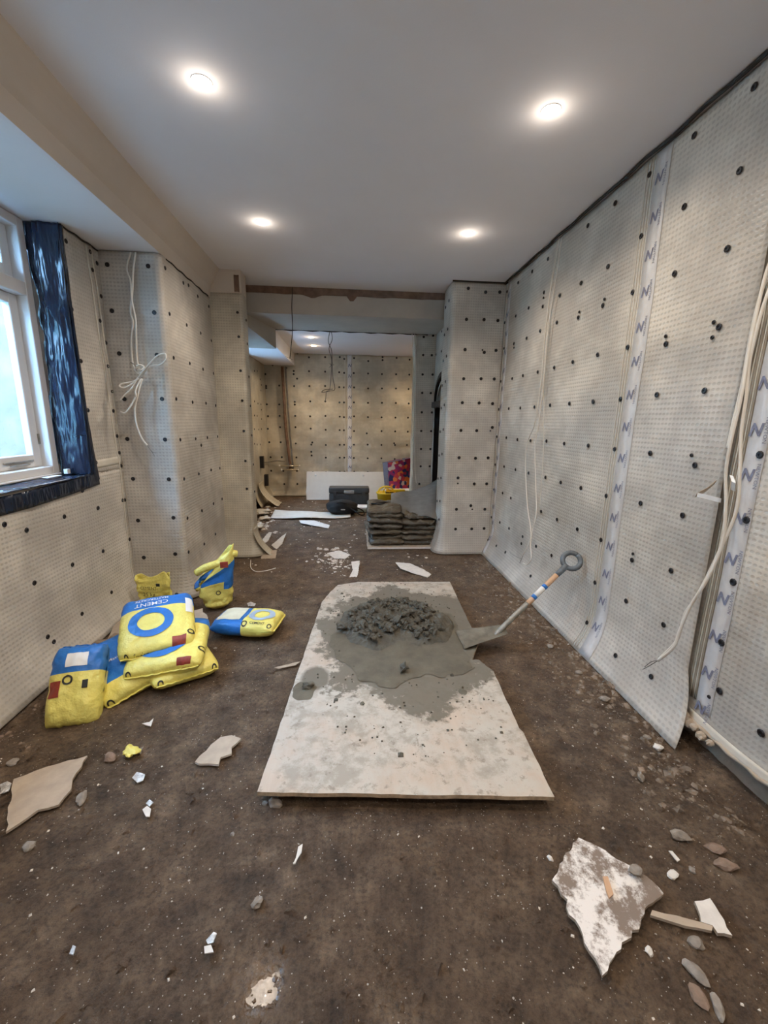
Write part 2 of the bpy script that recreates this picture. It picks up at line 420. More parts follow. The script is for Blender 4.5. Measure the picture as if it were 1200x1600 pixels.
nn_ = len(ys); ii, jj = np.meshgrid(np.arange(len(xs)-1), np.arange(nn_-1), indexing='ij'); aa = (ii*nn_+jj).ravel()
fl_me = mesh('floor', np.stack([XX, YY, ZZ], -1).reshape(-1, 3), np.stack([aa, aa+nn_, aa+nn_+1, aa+1], -1).tolist(), 'soil', True)
floor = tag(link('floor', fl_me), 'bare trodden brown soil floor with white chips', kind='structure')

# ------------------------------------------------------------ shell
H0 = 3.02
tag(struct('ceiling', -1.40, 1.80, -1.75, 5.30, H0, H0+.12, 'paint'), 'smooth white painted main ceiling')
# rounded bulkhead between the main ceiling and the window bay (outer face leans a little, soft top corner)
prof = [(-1.30, H0+.02), (-1.315, H0-.012), (-1.335, H0-.04), (-1.355, H0-.075), (-1.385, H0-.14), (-1.405, 2.85), (-1.42, 2.752), (-1.44, 2.75), (-2.5, 2.75), (-2.5, H0+.12), (-1.30, H0+.12)]
Vb = [(x, y, z) for y in (-1.75, 4.80) for (x, z) in prof]; nb = len(prof)
Fb = [(i, i+1, nb+i+1, nb+i) for i in range(nb-1)]+[(nb-1, 0, nb, 2*nb-1)]+[tuple(range(nb))[::-1], tuple(range(nb, 2*nb))]
bh = tag(link('trim_1', mesh('trim_1', Vb, Fb, ['paint', 'paint_tan_shade'], False, None, [1]*6+[0]*(len(Fb)-6))), 'painted bulkhead and soffit over the window bay', kind='structure')
for p in bh.data.polygons[:7]: p.use_smooth = False

def plug_me():
    return lathe_me('fixing_plug', [(.0155, 0), (.0155, .0025), (.0125, .0045), (.006, .0045), (.0055, .001), (0.0001, .001)], 'plug', 9, False)
PLUG = plug_me()
def plugs(L, fn, parent, sc=1.0, name='fixing_plug'):
    for a in L:
        p, nrm = fn(*a); o = link(name, PLUG, parent, p)
        o.rotation_euler = Vector(nrm).to_track_quat('Z', 'Y').to_euler(); o.scale = (sc, sc, 1.2)
def kick(z, z0=.32, K=.10): return K*np.clip((z0-z)/z0, 0, 1)**2
def wob(a, z, s, A=.010): return A*(fbm(a*1.7, z*1.7, s, 3)-.45)+A*.35*(vn(a*6, z*6, s+4)-.5)

def rock_lazy(name, r, seed):
    bm = bmesh.new(); bmesh.ops.create_icosphere(bm, subdivisions=2, radius=r)
    for v in bm.verts: v.co *= .75+.5*float(vn(v.co.x/r*2+seed, v.co.y/r*2+v.co.z/r, seed % 7))
    return bm_mesh(name, bm, 'card')
# --- right wall
wr = tag(struct('wall_right', 1.745, 1.86, -1.75, 5.10, -.12, H0, 'masonry'), 'right wall lined with plugged cream membrane')
def XR(y, z): return 1.69-kick(z, .34, .11)-wob(y, z, 3, .014)
def fR(S, T):
    y = S-.13*np.clip((.35-T)/.35, 0, 1)*np.clip((2.4-S)/.65, 0, 1); return XR(S, T), y, T
sheet1 = solid(link('membrane_sheet', grid_me('membrane_sheet', fR, 1.755, 4.80, .0, 3.005, 90, 96, 'membrane', flip=False), wr), .004, 1)
def X2(y, z): return 1.712-kick(z-.12, .10, .012)-wob(y, z, 8, .012)
def f2(S, T):
    zb = .135-.02*np.sin((S-1.2)*5)
    Z = zb+(T)*(3.005-zb)/3.0
    return X2(S, Z), S, Z
solid(link('membrane_sheet', grid_me('membrane_sheet', f2, -1.6, 1.80, .0, 3.0, 90, 80, 'membrane'), wr), .004, 1)
# crumpled hem packed with plaster under the near sheet
hem = []
for k in range(46):
    y = 1.74-k*.045; zb = .135-.02*math.sin((y-1.2)*5)
    hem.append((1.697+.005*math.sin(k*1.9), y, zb-.004+.004*math.sin(k*2.7)))
tube('crumpled_hem', hem, .010, 'card', wr, sub=2)
solid(link('smooth_hem', grid_me('smooth_hem', lambda S, T: (X2(S, T)-.006-.004*fbm(S*20, T*20, 5, 3), S, T-.02*np.sin((S-1.2)*5)), -1.5, 1.72, .13, .175, 70, 3, 'edge'), wr), .004, 1)
for k, (y, z, r_) in enumerate([(1.715, .135, .028), (1.675, .12, .024), (1.64, .125, .020), (1.60, .11, .022), (1.55, .115, .016)]):
    link('plaster_lump', rock_lazy('plaster_lump', r_, 40+k), wr, (1.675, y, z-.015))
# pleated edge bands of the near sheet; brown ones imitate shade in the recess
for yy, wd, mt in ((1.752, .012, 'pleat_shade'), (1.736, .005, 'edge'), (1.728, .012, 'pleat_shade'), (1.713, .004, 'edge'), (1.707, .010, 'pleat_shade')):
    fn = (lambda yy, wd: lambda S, T: (X2(S, T)-.004, S, T))(yy, wd)
    solid(link('pleat_ridge', grid_me('pleat_ridge', fn, yy-wd, yy, .22, 2.995, 1, 60, mt), wr), .004, 1)
def tape_right(y0, y1, zb, X, zt=2.995, print_off=0.0, first=.2, extra=0.0):
    t = solid(link('sealing_tape', grid_me('sealing_tape', lambda S, T: (X(S, T)-.0035, S-extra*np.clip((.3-T)/.3, 0, 1), T), y0, y1, zb, zt, 2, 70, 'tape'), wr), .0015, 1)
    yc = (y0+y1)/2; z = first
    while z < zt-.05:
        mp = lambda u, v: (float(X(yc+.018-u, z+v))-.0062, yc+.018-u+0.0, z+v)
        me = text_me('N', .072, 'print', mp, rot=.0, shear=.25, bold=.0025)
        link('printed_mark', me, t)
        mp2 = lambda u, v: (float(X(yc-.030-u, z+v))-.0062, yc-.030-u, z+v)
        link('printed_mark', text_me('NEWTON', .024, 'print', mp2, rot=-PI/2), t)
        z += .19
    return t
tape_right(2.41, 2.53, .01, XR, extra=.02)
for yy in (2.552, 2.575, 2.60):
    solid(link('welded_ridge', grid_me('welded_ridge', lambda S, T: (XR(S, T)-.004, S, T), yy-.004, yy+.004, .01, 2.995, 1, 70, 'edge'), wr), .003, 1)
tape_right(1.605, 1.692, .19, X2)
tape_right(4.64, 4.72, .02, XR)
for yy in (4.76,):
    solid(link('welded_ridge', grid_me('welded_ridge', lambda S, T: (XR(S, T)-.004, S, T), yy-.006, yy+.006, .01, 2.995, 1, 70, 'edge'), wr), .003, 1)
# irregular dark gap along the ceiling line
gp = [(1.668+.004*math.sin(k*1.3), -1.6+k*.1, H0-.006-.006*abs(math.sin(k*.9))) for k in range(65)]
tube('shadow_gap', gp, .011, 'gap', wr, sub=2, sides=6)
eps = 1e-3
def nR(y, z): return Vector((-1, 0, float((XR(y, z-.02)-XR(y, z+.02))/.04*-1))).normalized()
plugs([(4.75,2.917),(4.748,2.608),(4.733,2.342),(4.752,1.998),(4.745,1.694),(4.746,1.391),(4.745,1.071),(4.73,0.78),(4.737,0.446),(4.722,0.173),(4.446,2.916),(4.447,2.606),(4.448,2.343),(4.412,1.996),(4.442,1.694),(4.446,1.391),(4.451,1.079),(4.443,0.788),(4.453,0.451),(4.441,0.181),(4.128,2.917),(4.132,2.605),(4.124,2.337),(4.136,1.998),(4.129,1.691),(4.148,1.383),(4.136,1.082),(4.195,0.777),(4.181,0.452),(4.171,0.191),(3.812,2.914),(3.828,2.657),(3.823,2.543),(3.827,2.345),(3.813,1.996),(3.809,1.691),(3.835,1.388),(3.811,1.087),(3.821,0.463),(3.834,0.388),(3.523,2.551),(3.526,2.35),(3.498,1.997),(3.511,1.697),(3.513,1.399),(3.476,1.09),(3.485,0.787),(3.515,0.458),(3.509,0.175),(3.206,2.549),(3.196,2.313),(3.206,2.004),(3.199,1.699),(3.207,1.393),(3.205,1.086),(3.199,0.782),(3.225,0.466),(2.883,2.553),(2.888,2.318),(2.886,2.009),(2.871,1.697),(2.874,1.397),(2.902,1.088),(2.888,0.781),(2.581,0.787),(1.954,2.932),(2.263,2.933),(2.571,2.92),(2.892,2.922),(3.198,2.918),(1.957,2.629),(2.257,2.623),(2.578,2.613),(2.885,2.553),(3.209,2.549),(1.951,2.322),(2.262,2.318),(2.593,2.319),(2.888,2.32),(1.917,1.988),(2.249,1.971),(2.571,2.006),(2.887,2.009),(1.937,1.709),(2.255,1.709),(2.573,1.701),(2.875,1.7),(2.876,1.397),(2.562,1.392),(2.237,1.391),(1.916,1.357),(2.901,1.09),(2.587,1.086),(2.252,1.102),(1.939,1.101),(2.888,0.781),(2.582,0.786),(2.255,0.755),(1.952,0.8),(2.581,0.482),(2.254,0.494),(1.943,0.496),(2.581,0.184),(2.227,0.143),(1.941,0.186)], lambda y, z: ((float(XR(y, z))-.0045, y, z), nR(y, z)), wr)
plugs([(4.434,2.302),(3.827,2.613),(3.187,2.349),(2.878,2.355),(2.874,2.354),(1.951,2.015),(1.943,1.947),(2.258,2.011),(1.944,1.403),(2.253,0.795)], lambda y, z: ((float(XR(y, z))-.0045, y, z), nR(y, z)), wr, .65)
plugs([(1.796,2.054),(1.793,1.751),(1.796,2.348),(1.792,1.429),(1.624,1.431),(1.787,1.125),(1.624,1.151),(1.803,0.826),(1.626,0.866),(1.797,0.531),(1.622,0.571),(1.79,0.297),(1.582,0.349),(1.372,0.301)], lambda y, z: ((float(X2(y, z))-.0055, y, z), (-1, 0, 0)), wr, 1.08)
plugs([(1.626,0.287)], lambda y, z: ((float(X2(y, z))-.0055, y, z), (-1, 0, 0)), wr, .6)
for y in (1.25, .95, .6, .2, -.3):
    plugs([(y, z) for z in (.5, .95, 1.4, 1.85, 2.3, 2.75)], lambda y, z: ((float(X2(y, z))-.0055, y, z), (-1, 0, 0)), wr, 1.0)

# --- right pillar
PX0, PX1, PY0, PY1 = 1.10, 1.70, 4.80, 5.20
pil = tag(struct('trim_2', 1.16, 1.75, 4.86, 5.20, -.1, H0, 'masonry'), 'membrane wrapped pillar at the right of the opening')
R_ = .055
def pillar_path(s):
    """s runs from the front right corner leftwards, round the left corner, then back; returns x,y,nx,ny"""
    L1 = PX1-PX0-R_; A = R_*PI/2
    a = np.clip((s-L1)/A, 0, 1)*PI/2
    x = np.where(s < L1, PX1-s, PX0+R_-R_*np.sin(a)); y = np.where(s < L1, PY0, PY0+R_-R_*np.cos(a))
    y = y+np.clip(s-L1-A, 0, 9)
    nx = np.where(s < L1, 0, -np.sin(a)); ny = np.where(s < L1, -1, -np.cos(a)); return x, y, nx, ny
def fP(S, T):
    x, y, nx, ny = pillar_path(S); k = kick(T, .42, .10)+wob(S, T, 12, .010); return x+nx*k, y+ny*k, T
solid(link('membrane_sheet', grid_me('membrane_sheet', fP, 0, .56+R_*PI/2+.30, .0, 3.01, 60, 80, 'membrane', flip=True), pil), .004, -1)
def sP(x, z):
    k = float(kick(z, .42, .10)+wob(PX1-x, z, 12, .010)); return (x, PY0-k-.002, z), (0, -1, 0)
plugs([(min(max(x, 1.16), 1.64), z) for x, z in [(1.271,2.946),(1.463,2.916),(1.618,2.922),(1.269,2.637),(1.465,2.642),(1.619,2.637),(1.272,2.328),(1.49,2.305),(1.622,2.33),(1.274,2.02),(1.472,2.025),(1.624,2.026),(1.273,1.762),(1.467,1.762),(1.623,1.758),(1.274,1.454),(1.459,1.454),(1.64,1.493),(1.27,1.143),(1.465,1.138),(1.615,1.144),(1.271,0.907),(1.47,0.837),(1.62,0.838),(1.272,0.53),(1.445,0.574),(1.619,0.53),(1.271,0.289),(1.47,0.29),(1.623,0.295)]], sP, pil, 1.15)
plugs([(1.468,2.329),(1.619,1.454),(1.272,0.841),(1.465,0.53)], sP, pil, .6)
def sPs(y, z):
    k = float(kick(z, .42, .10))+.006; return (PX0-k-.002, y, z), (-1, 0, 0)
plugs([(PY0+.10, z) for _, z in [(4.54,2.844),(4.502,2.553),(4.516,2.269),(4.499,1.994),(4.496,1.736),(4.517,1.459),(4.484,1.175),(4.498,0.891),(4.515,0.609),(4.506,0.382)]], sPs, pil, 1.1)
plugs([(PY0+.26, z-.03) for _, z in [(4.54,2.844),(4.502,2.553),(4.516,2.269),(4.499,1.994),(4.496,1.736),(4.517,1.459),(4.484,1.175),(4.498,0.891),(4.515,0.609),(4.506,0.382)]], sPs, pil, 1.1)
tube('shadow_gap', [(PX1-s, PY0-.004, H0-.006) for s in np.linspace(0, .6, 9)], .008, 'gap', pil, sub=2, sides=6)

# --- left window bay
wl = tag(struct('wall_left', -2.60, -1.905, -1.75, 1.30, -.1, 2.75, 'masonry'), 'window bay wall lined with plugged membrane')
link('masonry_block', box_me('masonry_block', -2.60, -1.905, 1.30, 3.17, -.1, 1.12, 'masonry'), wl)
link('masonry_block', box_me('masonry_block', -2.60, -1.905, 3.17, 3.70, -.1, 2.75, 'masonry'), wl)
def XL(y, z): return -1.86+kick(z, .30, .11)+wob(y, z, 21, .016)
solid(link('membrane_sheet', grid_me('membrane_sheet', lambda S, T: (XL(S, T), S, T), -1.6, 3.62, .0, 1.135, 110, 36, 'membrane', flip=True), wl), .004, -1)
solid(link('membrane_sheet', grid_me('membrane_sheet', lambda S, T: (XL(S, T), S, T), 3.17, 3.62, 1.13, 2.75, 14, 50, 'membrane', flip=True), wl), .004, -1)
solid(link('membrane_sheet', grid_me('membrane_sheet', lambda S, T: (XL(S, T), S, T), -1.6, 1.33, 1.13, 2.75, 40, 50, 'membrane', flip=True), wl), .004, -1)
solid(link('seam_strip', grid_me('seam_strip', lambda S, T: (XL(S, T)+.004, S, T+.02*(S-3.2)), 3.20, 3.60, 1.165, 1.225, 10, 3, 'edge', flip=True), wl), .002, -1)
for yy in (3.56, 3.50):
    solid(link('welded_ridge', grid_me('welded_ridge', lambda S, T: (XL(S, T)+.005+.02*np.clip(S-3.53, 0, 1), S-.10*np.clip((T-1.1)/1.7, 0, 1)+.05, T), yy-.012, yy+.004, .02, 2.74, 2, 50, 'edge', flip=True), wl), .003, -1)
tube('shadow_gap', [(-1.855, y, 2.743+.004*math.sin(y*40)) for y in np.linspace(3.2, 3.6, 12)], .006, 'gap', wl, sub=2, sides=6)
plugs([(min(y, 3.57), z) for y, z in [(3.233,2.667),(3.5,2.699),(3.5,2.58),(3.61,2.647),(3.586,2.423),(3.204,2.246),(3.524,2.242),(3.623,2.095),(3.223,1.916),(3.552,1.921),(3.614,1.735),(3.223,1.584),(3.554,1.587),(3.621,1.391),(3.569,1.258),(3.19,0.881),(3.536,0.873),(3.61,0.869),(3.71,1.153),(3.243,1.211),(3.037,1.036),(2.413,1.034),(2.415,1.032),(2.349,0.965),(2.497,0.894),(2.825,0.899),(3.185,0.88),(3.185,0.549),(2.835,0.565),(2.487,0.574),(3.206,0.208),(2.838,0.206),(2.503,0.216),(2.526,0.169),(3.065,-0.026),(2.521,0.0),(2.433,-0.001),(3.56,0.533),(3.615,0.531),(3.567,0.193),(3.629,0.192)]], lambda y, z: ((float(XL(y, z))+.004, y, z), (1, 0, 0)), wl)
for y in (1.1, .7, .3, -.2):
    plugs([(y, z) for z in (.35, .7, 1.05, 1.4, 1.8, 2.2, 2.6)], lambda y, z: ((float(XL(y, z))+.004, y, z), (1, 0, 0)), wl)

# black damp proof lining dressed round the reveal
lin = empty('reveal_lining', (-1.86, 3.17, 1.13), 'black plastic damp proof lining wrapped round the left window reveal', 'plastic lining')
def lp(fn, *a, **k):
    me = grid_me('lining_strip', fn, *a, 'lining', **k); me.transform(Matrix.Translation((1.86, -3.17, -1.13))); return me
def wr_(a, z, s): return .030*(fbm(a*5, z*2.2, s, 3)-.5)+.012*(vn(a*18, z*9, s+2)-.5)
solid(link('lining_strip', lp(lambda S, T: (S, 3.165-.02*np.sin((S+2.06)/.2*PI)-wr_(S*3, T, 31), T), -2.07, -1.838, 1.13, 2.745, 24, 90), lin), .002)
solid(link('lining_strip', lp(lambda S, T: (XL(S, T)+.010, S+.05*np.clip((1.5-T)/.5, 0, 1)*(S-3.15)/.04, T), 3.15, 3.20, 1.085, 2.745, 4, 60, flip=True), lin), .002)
solid(link('lining_strip', lp(lambda S, T: (T, S, 1.128+.012*fbm(S*9, T*20, 33, 3)), 1.28, 3.17, -2.07, -1.835, 70, 10, flip=True), lin), .002)
solid(link('lining_strip', lp(lambda S, T: (XL(S, T)+.012+wr_(S, T, 35)*.3, S, T+.03*np.sin(S*2)-.02), 1.28, 3.24, 1.065, 1.165, 60, 4, flip=True), lin), .002)

# window joinery
wn = tag(bpy.data.objects.new('window_1', None), 'white timber casement window in the left bay', None, None, 'structure'); COL.objects.link(wn); wn.location = (-2.06, 2.2, 1.15)
def wb(name, x0, x1, y0, y1, z0, z1, mat='white_wood', parent=None, bev=.004):
    me = box_me(name, x0, x1, y0, y1, z0, z1, mat, bev); 
    if parent is None: me.transform(Matrix.Translation((2.06, -2.2, -1.15)))
    else: me.transform(Matrix.Translation((2.06, -2.2, -1.15)))
    return link(name, me, wn if parent is None else parent)
fx0, fx1 = -2.17, -2.055
for (y0, y1) in ((3.09, 3.15), (1.30, 1.36), (2.19, 2.25)): wb('frame_stile', fx0, fx1, y0, y1, 1.15, 2.745)
for (z0, z1) in ((1.15, 1.20), (2.29, 2.37), (2.69, 2.745)):
    for (y0, y1) in ((1.36, 2.19), (2.25, 3.09)): wb('frame_rail', fx0, fx1, y0, y1, z0, z1)
for (y0, y1) in ((1.36, 2.19), (2.25, 3.09)):
    for (z0, z1) in ((1.20, 2.29), (2.37, 2.69)):
        s = wb('sash', -2.165, -2.12, y1-.075, y1-.002, z0+.002, z1-.002)
        for q in ((y0+.002, y0+.075, z0+.002, z1-.002), (y0+.075, y1-.075, z0+.002, z0+.085), (y0+.075, y1-.075, z1-.06, z1-.002)):
            wb('sash_rail', -2.165, -2.12, *q, parent=s)
        wb('pane', -2.148, -2.142, y0+.07, y1-.07, z0+.08, z1-.055, 'glass', s, 0)
        if z0 < 2:
            wb('hinge', -2.121, -2.112, y1-.012, y1+.004, z0+.15, z0+.22, 'steel', s, .001)
            wb('stay', -2.118, -2.108, y1-.34, y1-.09, z0+.040, z0+.052, 'case_metal', s, .002)
            wb('stay', -2.112, -2.098, y1-.30, y1-.14, z0+.022, z0+.030, 'case_metal', s, .002)
wb('window_board', -2.10, -2.035, 1.32, 3.14, 1.136, 1.150, 'white_wood')
t = slab('plaster_offcut', [(-1.99, 3.09), (-1.965, 3.09), (-1.965, 3.12), (-1.99, 3.12)], 1.146, .032, ['plaster'], 'small white plaster offcut standing on the window sill corner', 'offcut', jag=.002)
slab('torn_label', [(-1.985, 2.86), (-1.945, 2.86), (-1.94, 2.99), (-1.98, 3.0)], 1.146, .003, ['plaster', 'wire'], 'flat torn white strip lying on the black window sill', 'scrap')

# outside the window
tag(struct('wall_outside', -4.6, -4.4, -3, 10, -.1, 3.0, 'garden_wall'), 'pale green rendered garden wall outside')
tag(struct('trim_3', -4.4, -2.6, -3, 10, .70, .80, 'paving'), 'paved ground outside the window, paled to bounce light indoors')
def timber_stack(x, y, z, n, label, parent=None):
    t = empty('timber_stack', (x, y, z), label, 'timber')
    for i in range(n):
        for j in range(2):
            box('board', -.12+j*.13, -.01+j*.13, -.8+rnd.uniform(-.1, .1), .8+rnd.uniform(-.1, .1), i*.05, i*.05+.034, 'timber', t, .003)
timber_stack(-3.0, 4.35, .80, 9, 'stack of grey weathered boards outside the left window')
def bush(loc, label, R0, seed):
    b = empty('garden_shrub', loc, label, 'shrub'); r = random.Random(seed)
    V = []; Fc = []
    for i in range(900):
        d = Vector((r.gauss(0, 1), r.gauss(0, 1), r.gauss(0, 1))).normalized()*R0*r.uniform(.6, 1.0); c = Vector((0, 0, R0*1.4))+d
        q = Euler((r.uniform(0, 6), r.uniform(0, 6), r.uniform(0, 6))).to_matrix(); k = len(V)
        for p in ((-.03, 0, 0), (0, -.018, .006), (.04, 0, 0), (0, .018, .006)): V.append(c+q@Vector(p))
        Fc.append((k, k+1, k+2, k+3))
    tag(link('foliage', mesh('foliage', V, Fc, 'leaf'), b), kind='stuff'); tube('stem', [(0, 0, 0), (.02, .01, R0*.8), (0, 0, R0*1.4)], .02, 'timber', b)
bush((-3.9, 5.6, .80), 'pale leafy shrub seen through the left window', .55, 5)

# --- left pier
pr = tag(struct('trim_4', -1.905, -1.475, 3.66, 4.84, -.1, 2.75, 'masonry'), 'membrane wrapped pier beside the window bay')
RP = .05
def pier_path(s):
    L1 = .46-RP; A = RP*PI/2; a = np.clip((s-L1)/A, 0, 1)*PI/2
    x = np.where(s < L1, -1.88+s, -1.42-RP+RP*np.sin(a)); y = np.where(s < L1, 3.60, 3.60+RP-RP*np.cos(a))+np.clip(s-L1-A, 0, 9)
    nx = np.where(s < L1, 0, np.sin(a)); ny = np.where(s < L1, -1, -np.cos(a)); return x, y, nx, ny
def fPr(S, T):
    x, y, nx, ny = pier_path(S); k = kick(T, .30, .10)+wob(S, T, 41, .016); return x+nx*k, y+ny*k, T
solid(link('membrane_sheet', grid_me('membrane_sheet', fPr, 0, .46+RP*(PI/2-1)+1.14, 0, 2.745, 70, 80, 'membrane', flip=False), pr), .004, 1)
def sPf(x, z): return (x, 3.60-float(kick(z, .30, .10)+wob(x+1.88, z, 41, .016))-.005, z), (0, -1, 0)
plugs([(max(x, -1.84), z) for x, z in [(-1.797,2.649),(-1.505,2.652),(-1.799,2.329),(-1.49,2.328),(-1.779,2.022),(-1.498,2.019),(-1.778,1.68),(-1.492,1.687),(-1.788,1.368),(-1.496,1.367),(-1.782,1.043),(-1.497,1.041),(-1.78,0.688),(-1.49,0.712),(-1.765,0.361),(-1.501,0.391),(-1.491,0.047)]], sPf, pr, 1.1)
def sPr(y, z): return (-1.42+float(kick(z, .30, .10)+wob(y-3.60+.46+RP*(PI/2-1), z, 41, .016))+.004, y, z), (1, 0, 0)
plugs([(min(y, 4.72), z) for y, z in [(3.674,2.667),(4.038,2.669),(4.158,2.685),(4.385,2.656),(4.712,2.649),(3.689,2.343),(4.041,2.333),(4.401,2.337),(4.735,2.324),(3.685,2.014),(4.04,2.016),(4.399,2.007),(4.733,2.002),(3.678,1.693),(4.039,1.682),(4.409,1.687),(4.74,1.676),(3.685,1.363),(4.047,1.355),(4.386,1.353),(4.743,1.351),(4.186,1.288),(3.691,1.031),(4.054,1.03),(4.413,1.025),(4.752,1.009),(4.756,0.666),(4.411,0.673),(4.051,0.677),(3.695,0.685),(4.056,0.674),(3.659,0.387),(4.055,0.342),(3.686,0.032),(4.416,0.344),(4.412,0.674)]], sPr, pr)
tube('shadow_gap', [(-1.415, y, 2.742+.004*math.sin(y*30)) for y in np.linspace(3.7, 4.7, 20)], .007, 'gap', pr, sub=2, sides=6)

# --- small pier at the left of the opening
p2 = tag(struct('trim_5', -1.66, -1.14, 4.83, 4.98, -.1, H0, 'masonry'), 'narrow membrane wrapped pier at the left of the opening')
def p2_path(s):
    L1 = .34-.03; A = .03*PI/2; a = np.clip((s-L1)/A, 0, 1)*PI/2
    x = np.where(s < L1, -1.44+s, -1.10-.03+.03*np.sin(a)); y = np.where(s < L1, 4.78, 4.78+.03-.03*np.cos(a))+np.clip(s-L1-A, 0, 9)
    nx = np.where(s < L1, 0, np.sin(a)); ny = np.where(s < L1, -1, -np.cos(a)); return x, y, nx, ny
def fP2(S, T):
    x, y, nx, ny = p2_path(S); k = kick(T, .35, .12)+wob(S, T, 51, .010); return x+nx*k, y+ny*k, T
solid(link('membrane_sheet', grid_me('membrane_sheet', fP2, 0, .34+.017+.15, 0, 2.80, 40, 70, 'membrane_warm', flip=False), p2), .004, 1)
solid(link('torn_flap', grid_me('torn_flap', lambda S, T: (-1.10+.20*(1-T/.32)**2+.01, S+.02*T, np.maximum(T-.02, .004)), 4.72, 4.90, 0, .34, 6, 16, 'membrane_warm', flip=True), p2), .004)
plugs([(-1.15, z) for _, z in [(-1.159,2.616),(-1.155,2.38),(-1.154,2.042),(-1.155,1.734),(-1.161,1.413),(-1.158,1.086),(-1.158,0.774)]], lambda x, z: ((x, 4.78-float(kick(z, .35, .12))-.008, z), (0, -1, 0)), p2, .9)
plugs([(4.88, z-.05) for _, z in [(-1.159,2.616),(-1.155,2.38),(-1.154,2.042),(-1.155,1.734),(-1.161,1.413),(-1.158,1.086),(-1.158,0.774)]], lambda y, z: ((-1.10+float(kick(z, .35, .12))+.008, y, z), (1, 0, 0)), p2, .9)
solid(link('bare_plaster_patch', grid_me('bare_plaster_patch', lambda S, T: (S, 4.77-.002*np.sin(S*50), T+.03*fbm(S*20, T*20, 3, 2)), -1.17, -1.12, 2.80, 2.96, 8, 8, 'brown_strip'), p2), .006)
link('painted_top', box_me('painted_top', -1.46, -1.10, 4.778, 4.98, 2.80, H0+.02, 'paint_tan_shade'), p2)

# --- header and lower ceiling of the passage
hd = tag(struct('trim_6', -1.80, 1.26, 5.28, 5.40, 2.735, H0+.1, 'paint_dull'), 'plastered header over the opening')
Vh = []; Fh = []; K = 60
for k in range(K+1):
    x = -1.20+2.42*k/K; lo = 2.955-.02*float(fbm(x*9, .3, 60, 3))-(.05 if .0 < x+.02 < .09 else 0)-(.035*max(0, 1-abs(x+.42)/.12))
    Vh += [(x, 5.268, H0), (x, 5.268, lo), (x, 5.281, lo)]
for k in range(K):
    a = k*3; Fh += [(a, a+1, a+4, a+3), (a+1, a+2, a+5, a+4)]
solid(link('bare_plaster_strip', mesh('bare_plaster_strip', Vh, Fh, 'brown_strip'), hd), .004)
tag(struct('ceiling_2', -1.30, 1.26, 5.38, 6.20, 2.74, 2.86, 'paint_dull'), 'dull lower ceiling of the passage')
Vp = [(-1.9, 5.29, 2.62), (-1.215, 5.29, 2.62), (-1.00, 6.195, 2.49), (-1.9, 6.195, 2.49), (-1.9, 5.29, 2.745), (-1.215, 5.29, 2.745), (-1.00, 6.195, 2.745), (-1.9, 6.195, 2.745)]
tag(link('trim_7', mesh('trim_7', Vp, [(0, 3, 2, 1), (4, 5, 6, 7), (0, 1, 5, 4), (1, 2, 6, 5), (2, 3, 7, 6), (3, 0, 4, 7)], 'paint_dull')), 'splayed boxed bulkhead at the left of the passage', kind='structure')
tag(struct('ceiling_3', -1.10, 1.80, 6.20, 8.85, 2.80, 2.92, 'paint'), 'white ceiling of the far room')
tag(struct('ceiling_5', -2.55, -1.39, 4.79, 5.42, H0, H0+.12, 'paint_tan_shade'), 'added ceiling return behind the left pier, shutting out sky light')  # unseen, added to cover a hole where sky light fell on the header
tag(struct('ceiling_6', -2.40, 1.90, 5.41, 9.0, 2.96, 3.10, 'masonry'), 'unseen slab added over the rear rooms to keep sky light out')  # unseen cover, added to stop sky light leaking into the passage
tag(struct('wall_left_return', -2.55, -1.70, 3.68, 5.30, -.1, H0+.05, 'masonry'), 'hidden masonry behind the left pier')
tag(struct('trim_8', -2.30, -1.06, 6.200, 8.85, 2.57, 2.91, 'paint'), 'white boxed bulkhead in the far room')
tube('trim_9', [(-1.0+k*.1, 6.198, 2.738+.006*math.sin(k*2.3)) for k in range(22)], .008, 'gap', None, sub=2, sides=6)
tag(bpy.data.objects['trim_9'], 'ragged dark joint where the two far ceilings meet', kind='structure')

# --- far room
wf = tag(struct('wall_far', -2.3, 1.80, 8.76, 8.95, -.1, 2.95, 'masonry'), 'far end wall lined with dented membrane')
def YF(x, z): return 8.70-wob(x*1.5, z*1.5, 61, .045)-.012*(vn(x*5, z*7, 66)-.5)
solid(link('membrane_sheet', grid_me('membrane_sheet', lambda S, T: (S, YF(S, T)-kick(T, .15, .05), T), -1.68, 1.72, .0, 2.80, 110, 90, 'membrane_warm', flip=False), wf), .004, 1)
t = solid(link('sealing_tape', grid_me('sealing_tape', lambda S, T: (S, YF(S, T)-.004, T), -.035, .055, .10, 2.795, 3, 60, 'tape'), wf), .0015, 1)
zz = .2
while zz < 2.75:
    link('printed_mark', text_me('N', .085, 'print', lambda u, v: (.01+u, float(YF(.01+u, zz+v))-.0065, zz+v), shear=.2, bold=.003), t); zz += .2
for xx in (-.09, -.075): solid(link('welded_ridge', grid_me('welded_ridge', lambda S, T: (S, YF(S, T)-.006, T), xx-.006, xx+.004, .05, 2.79, 1, 60, 'edge'), wf), .003, 1)
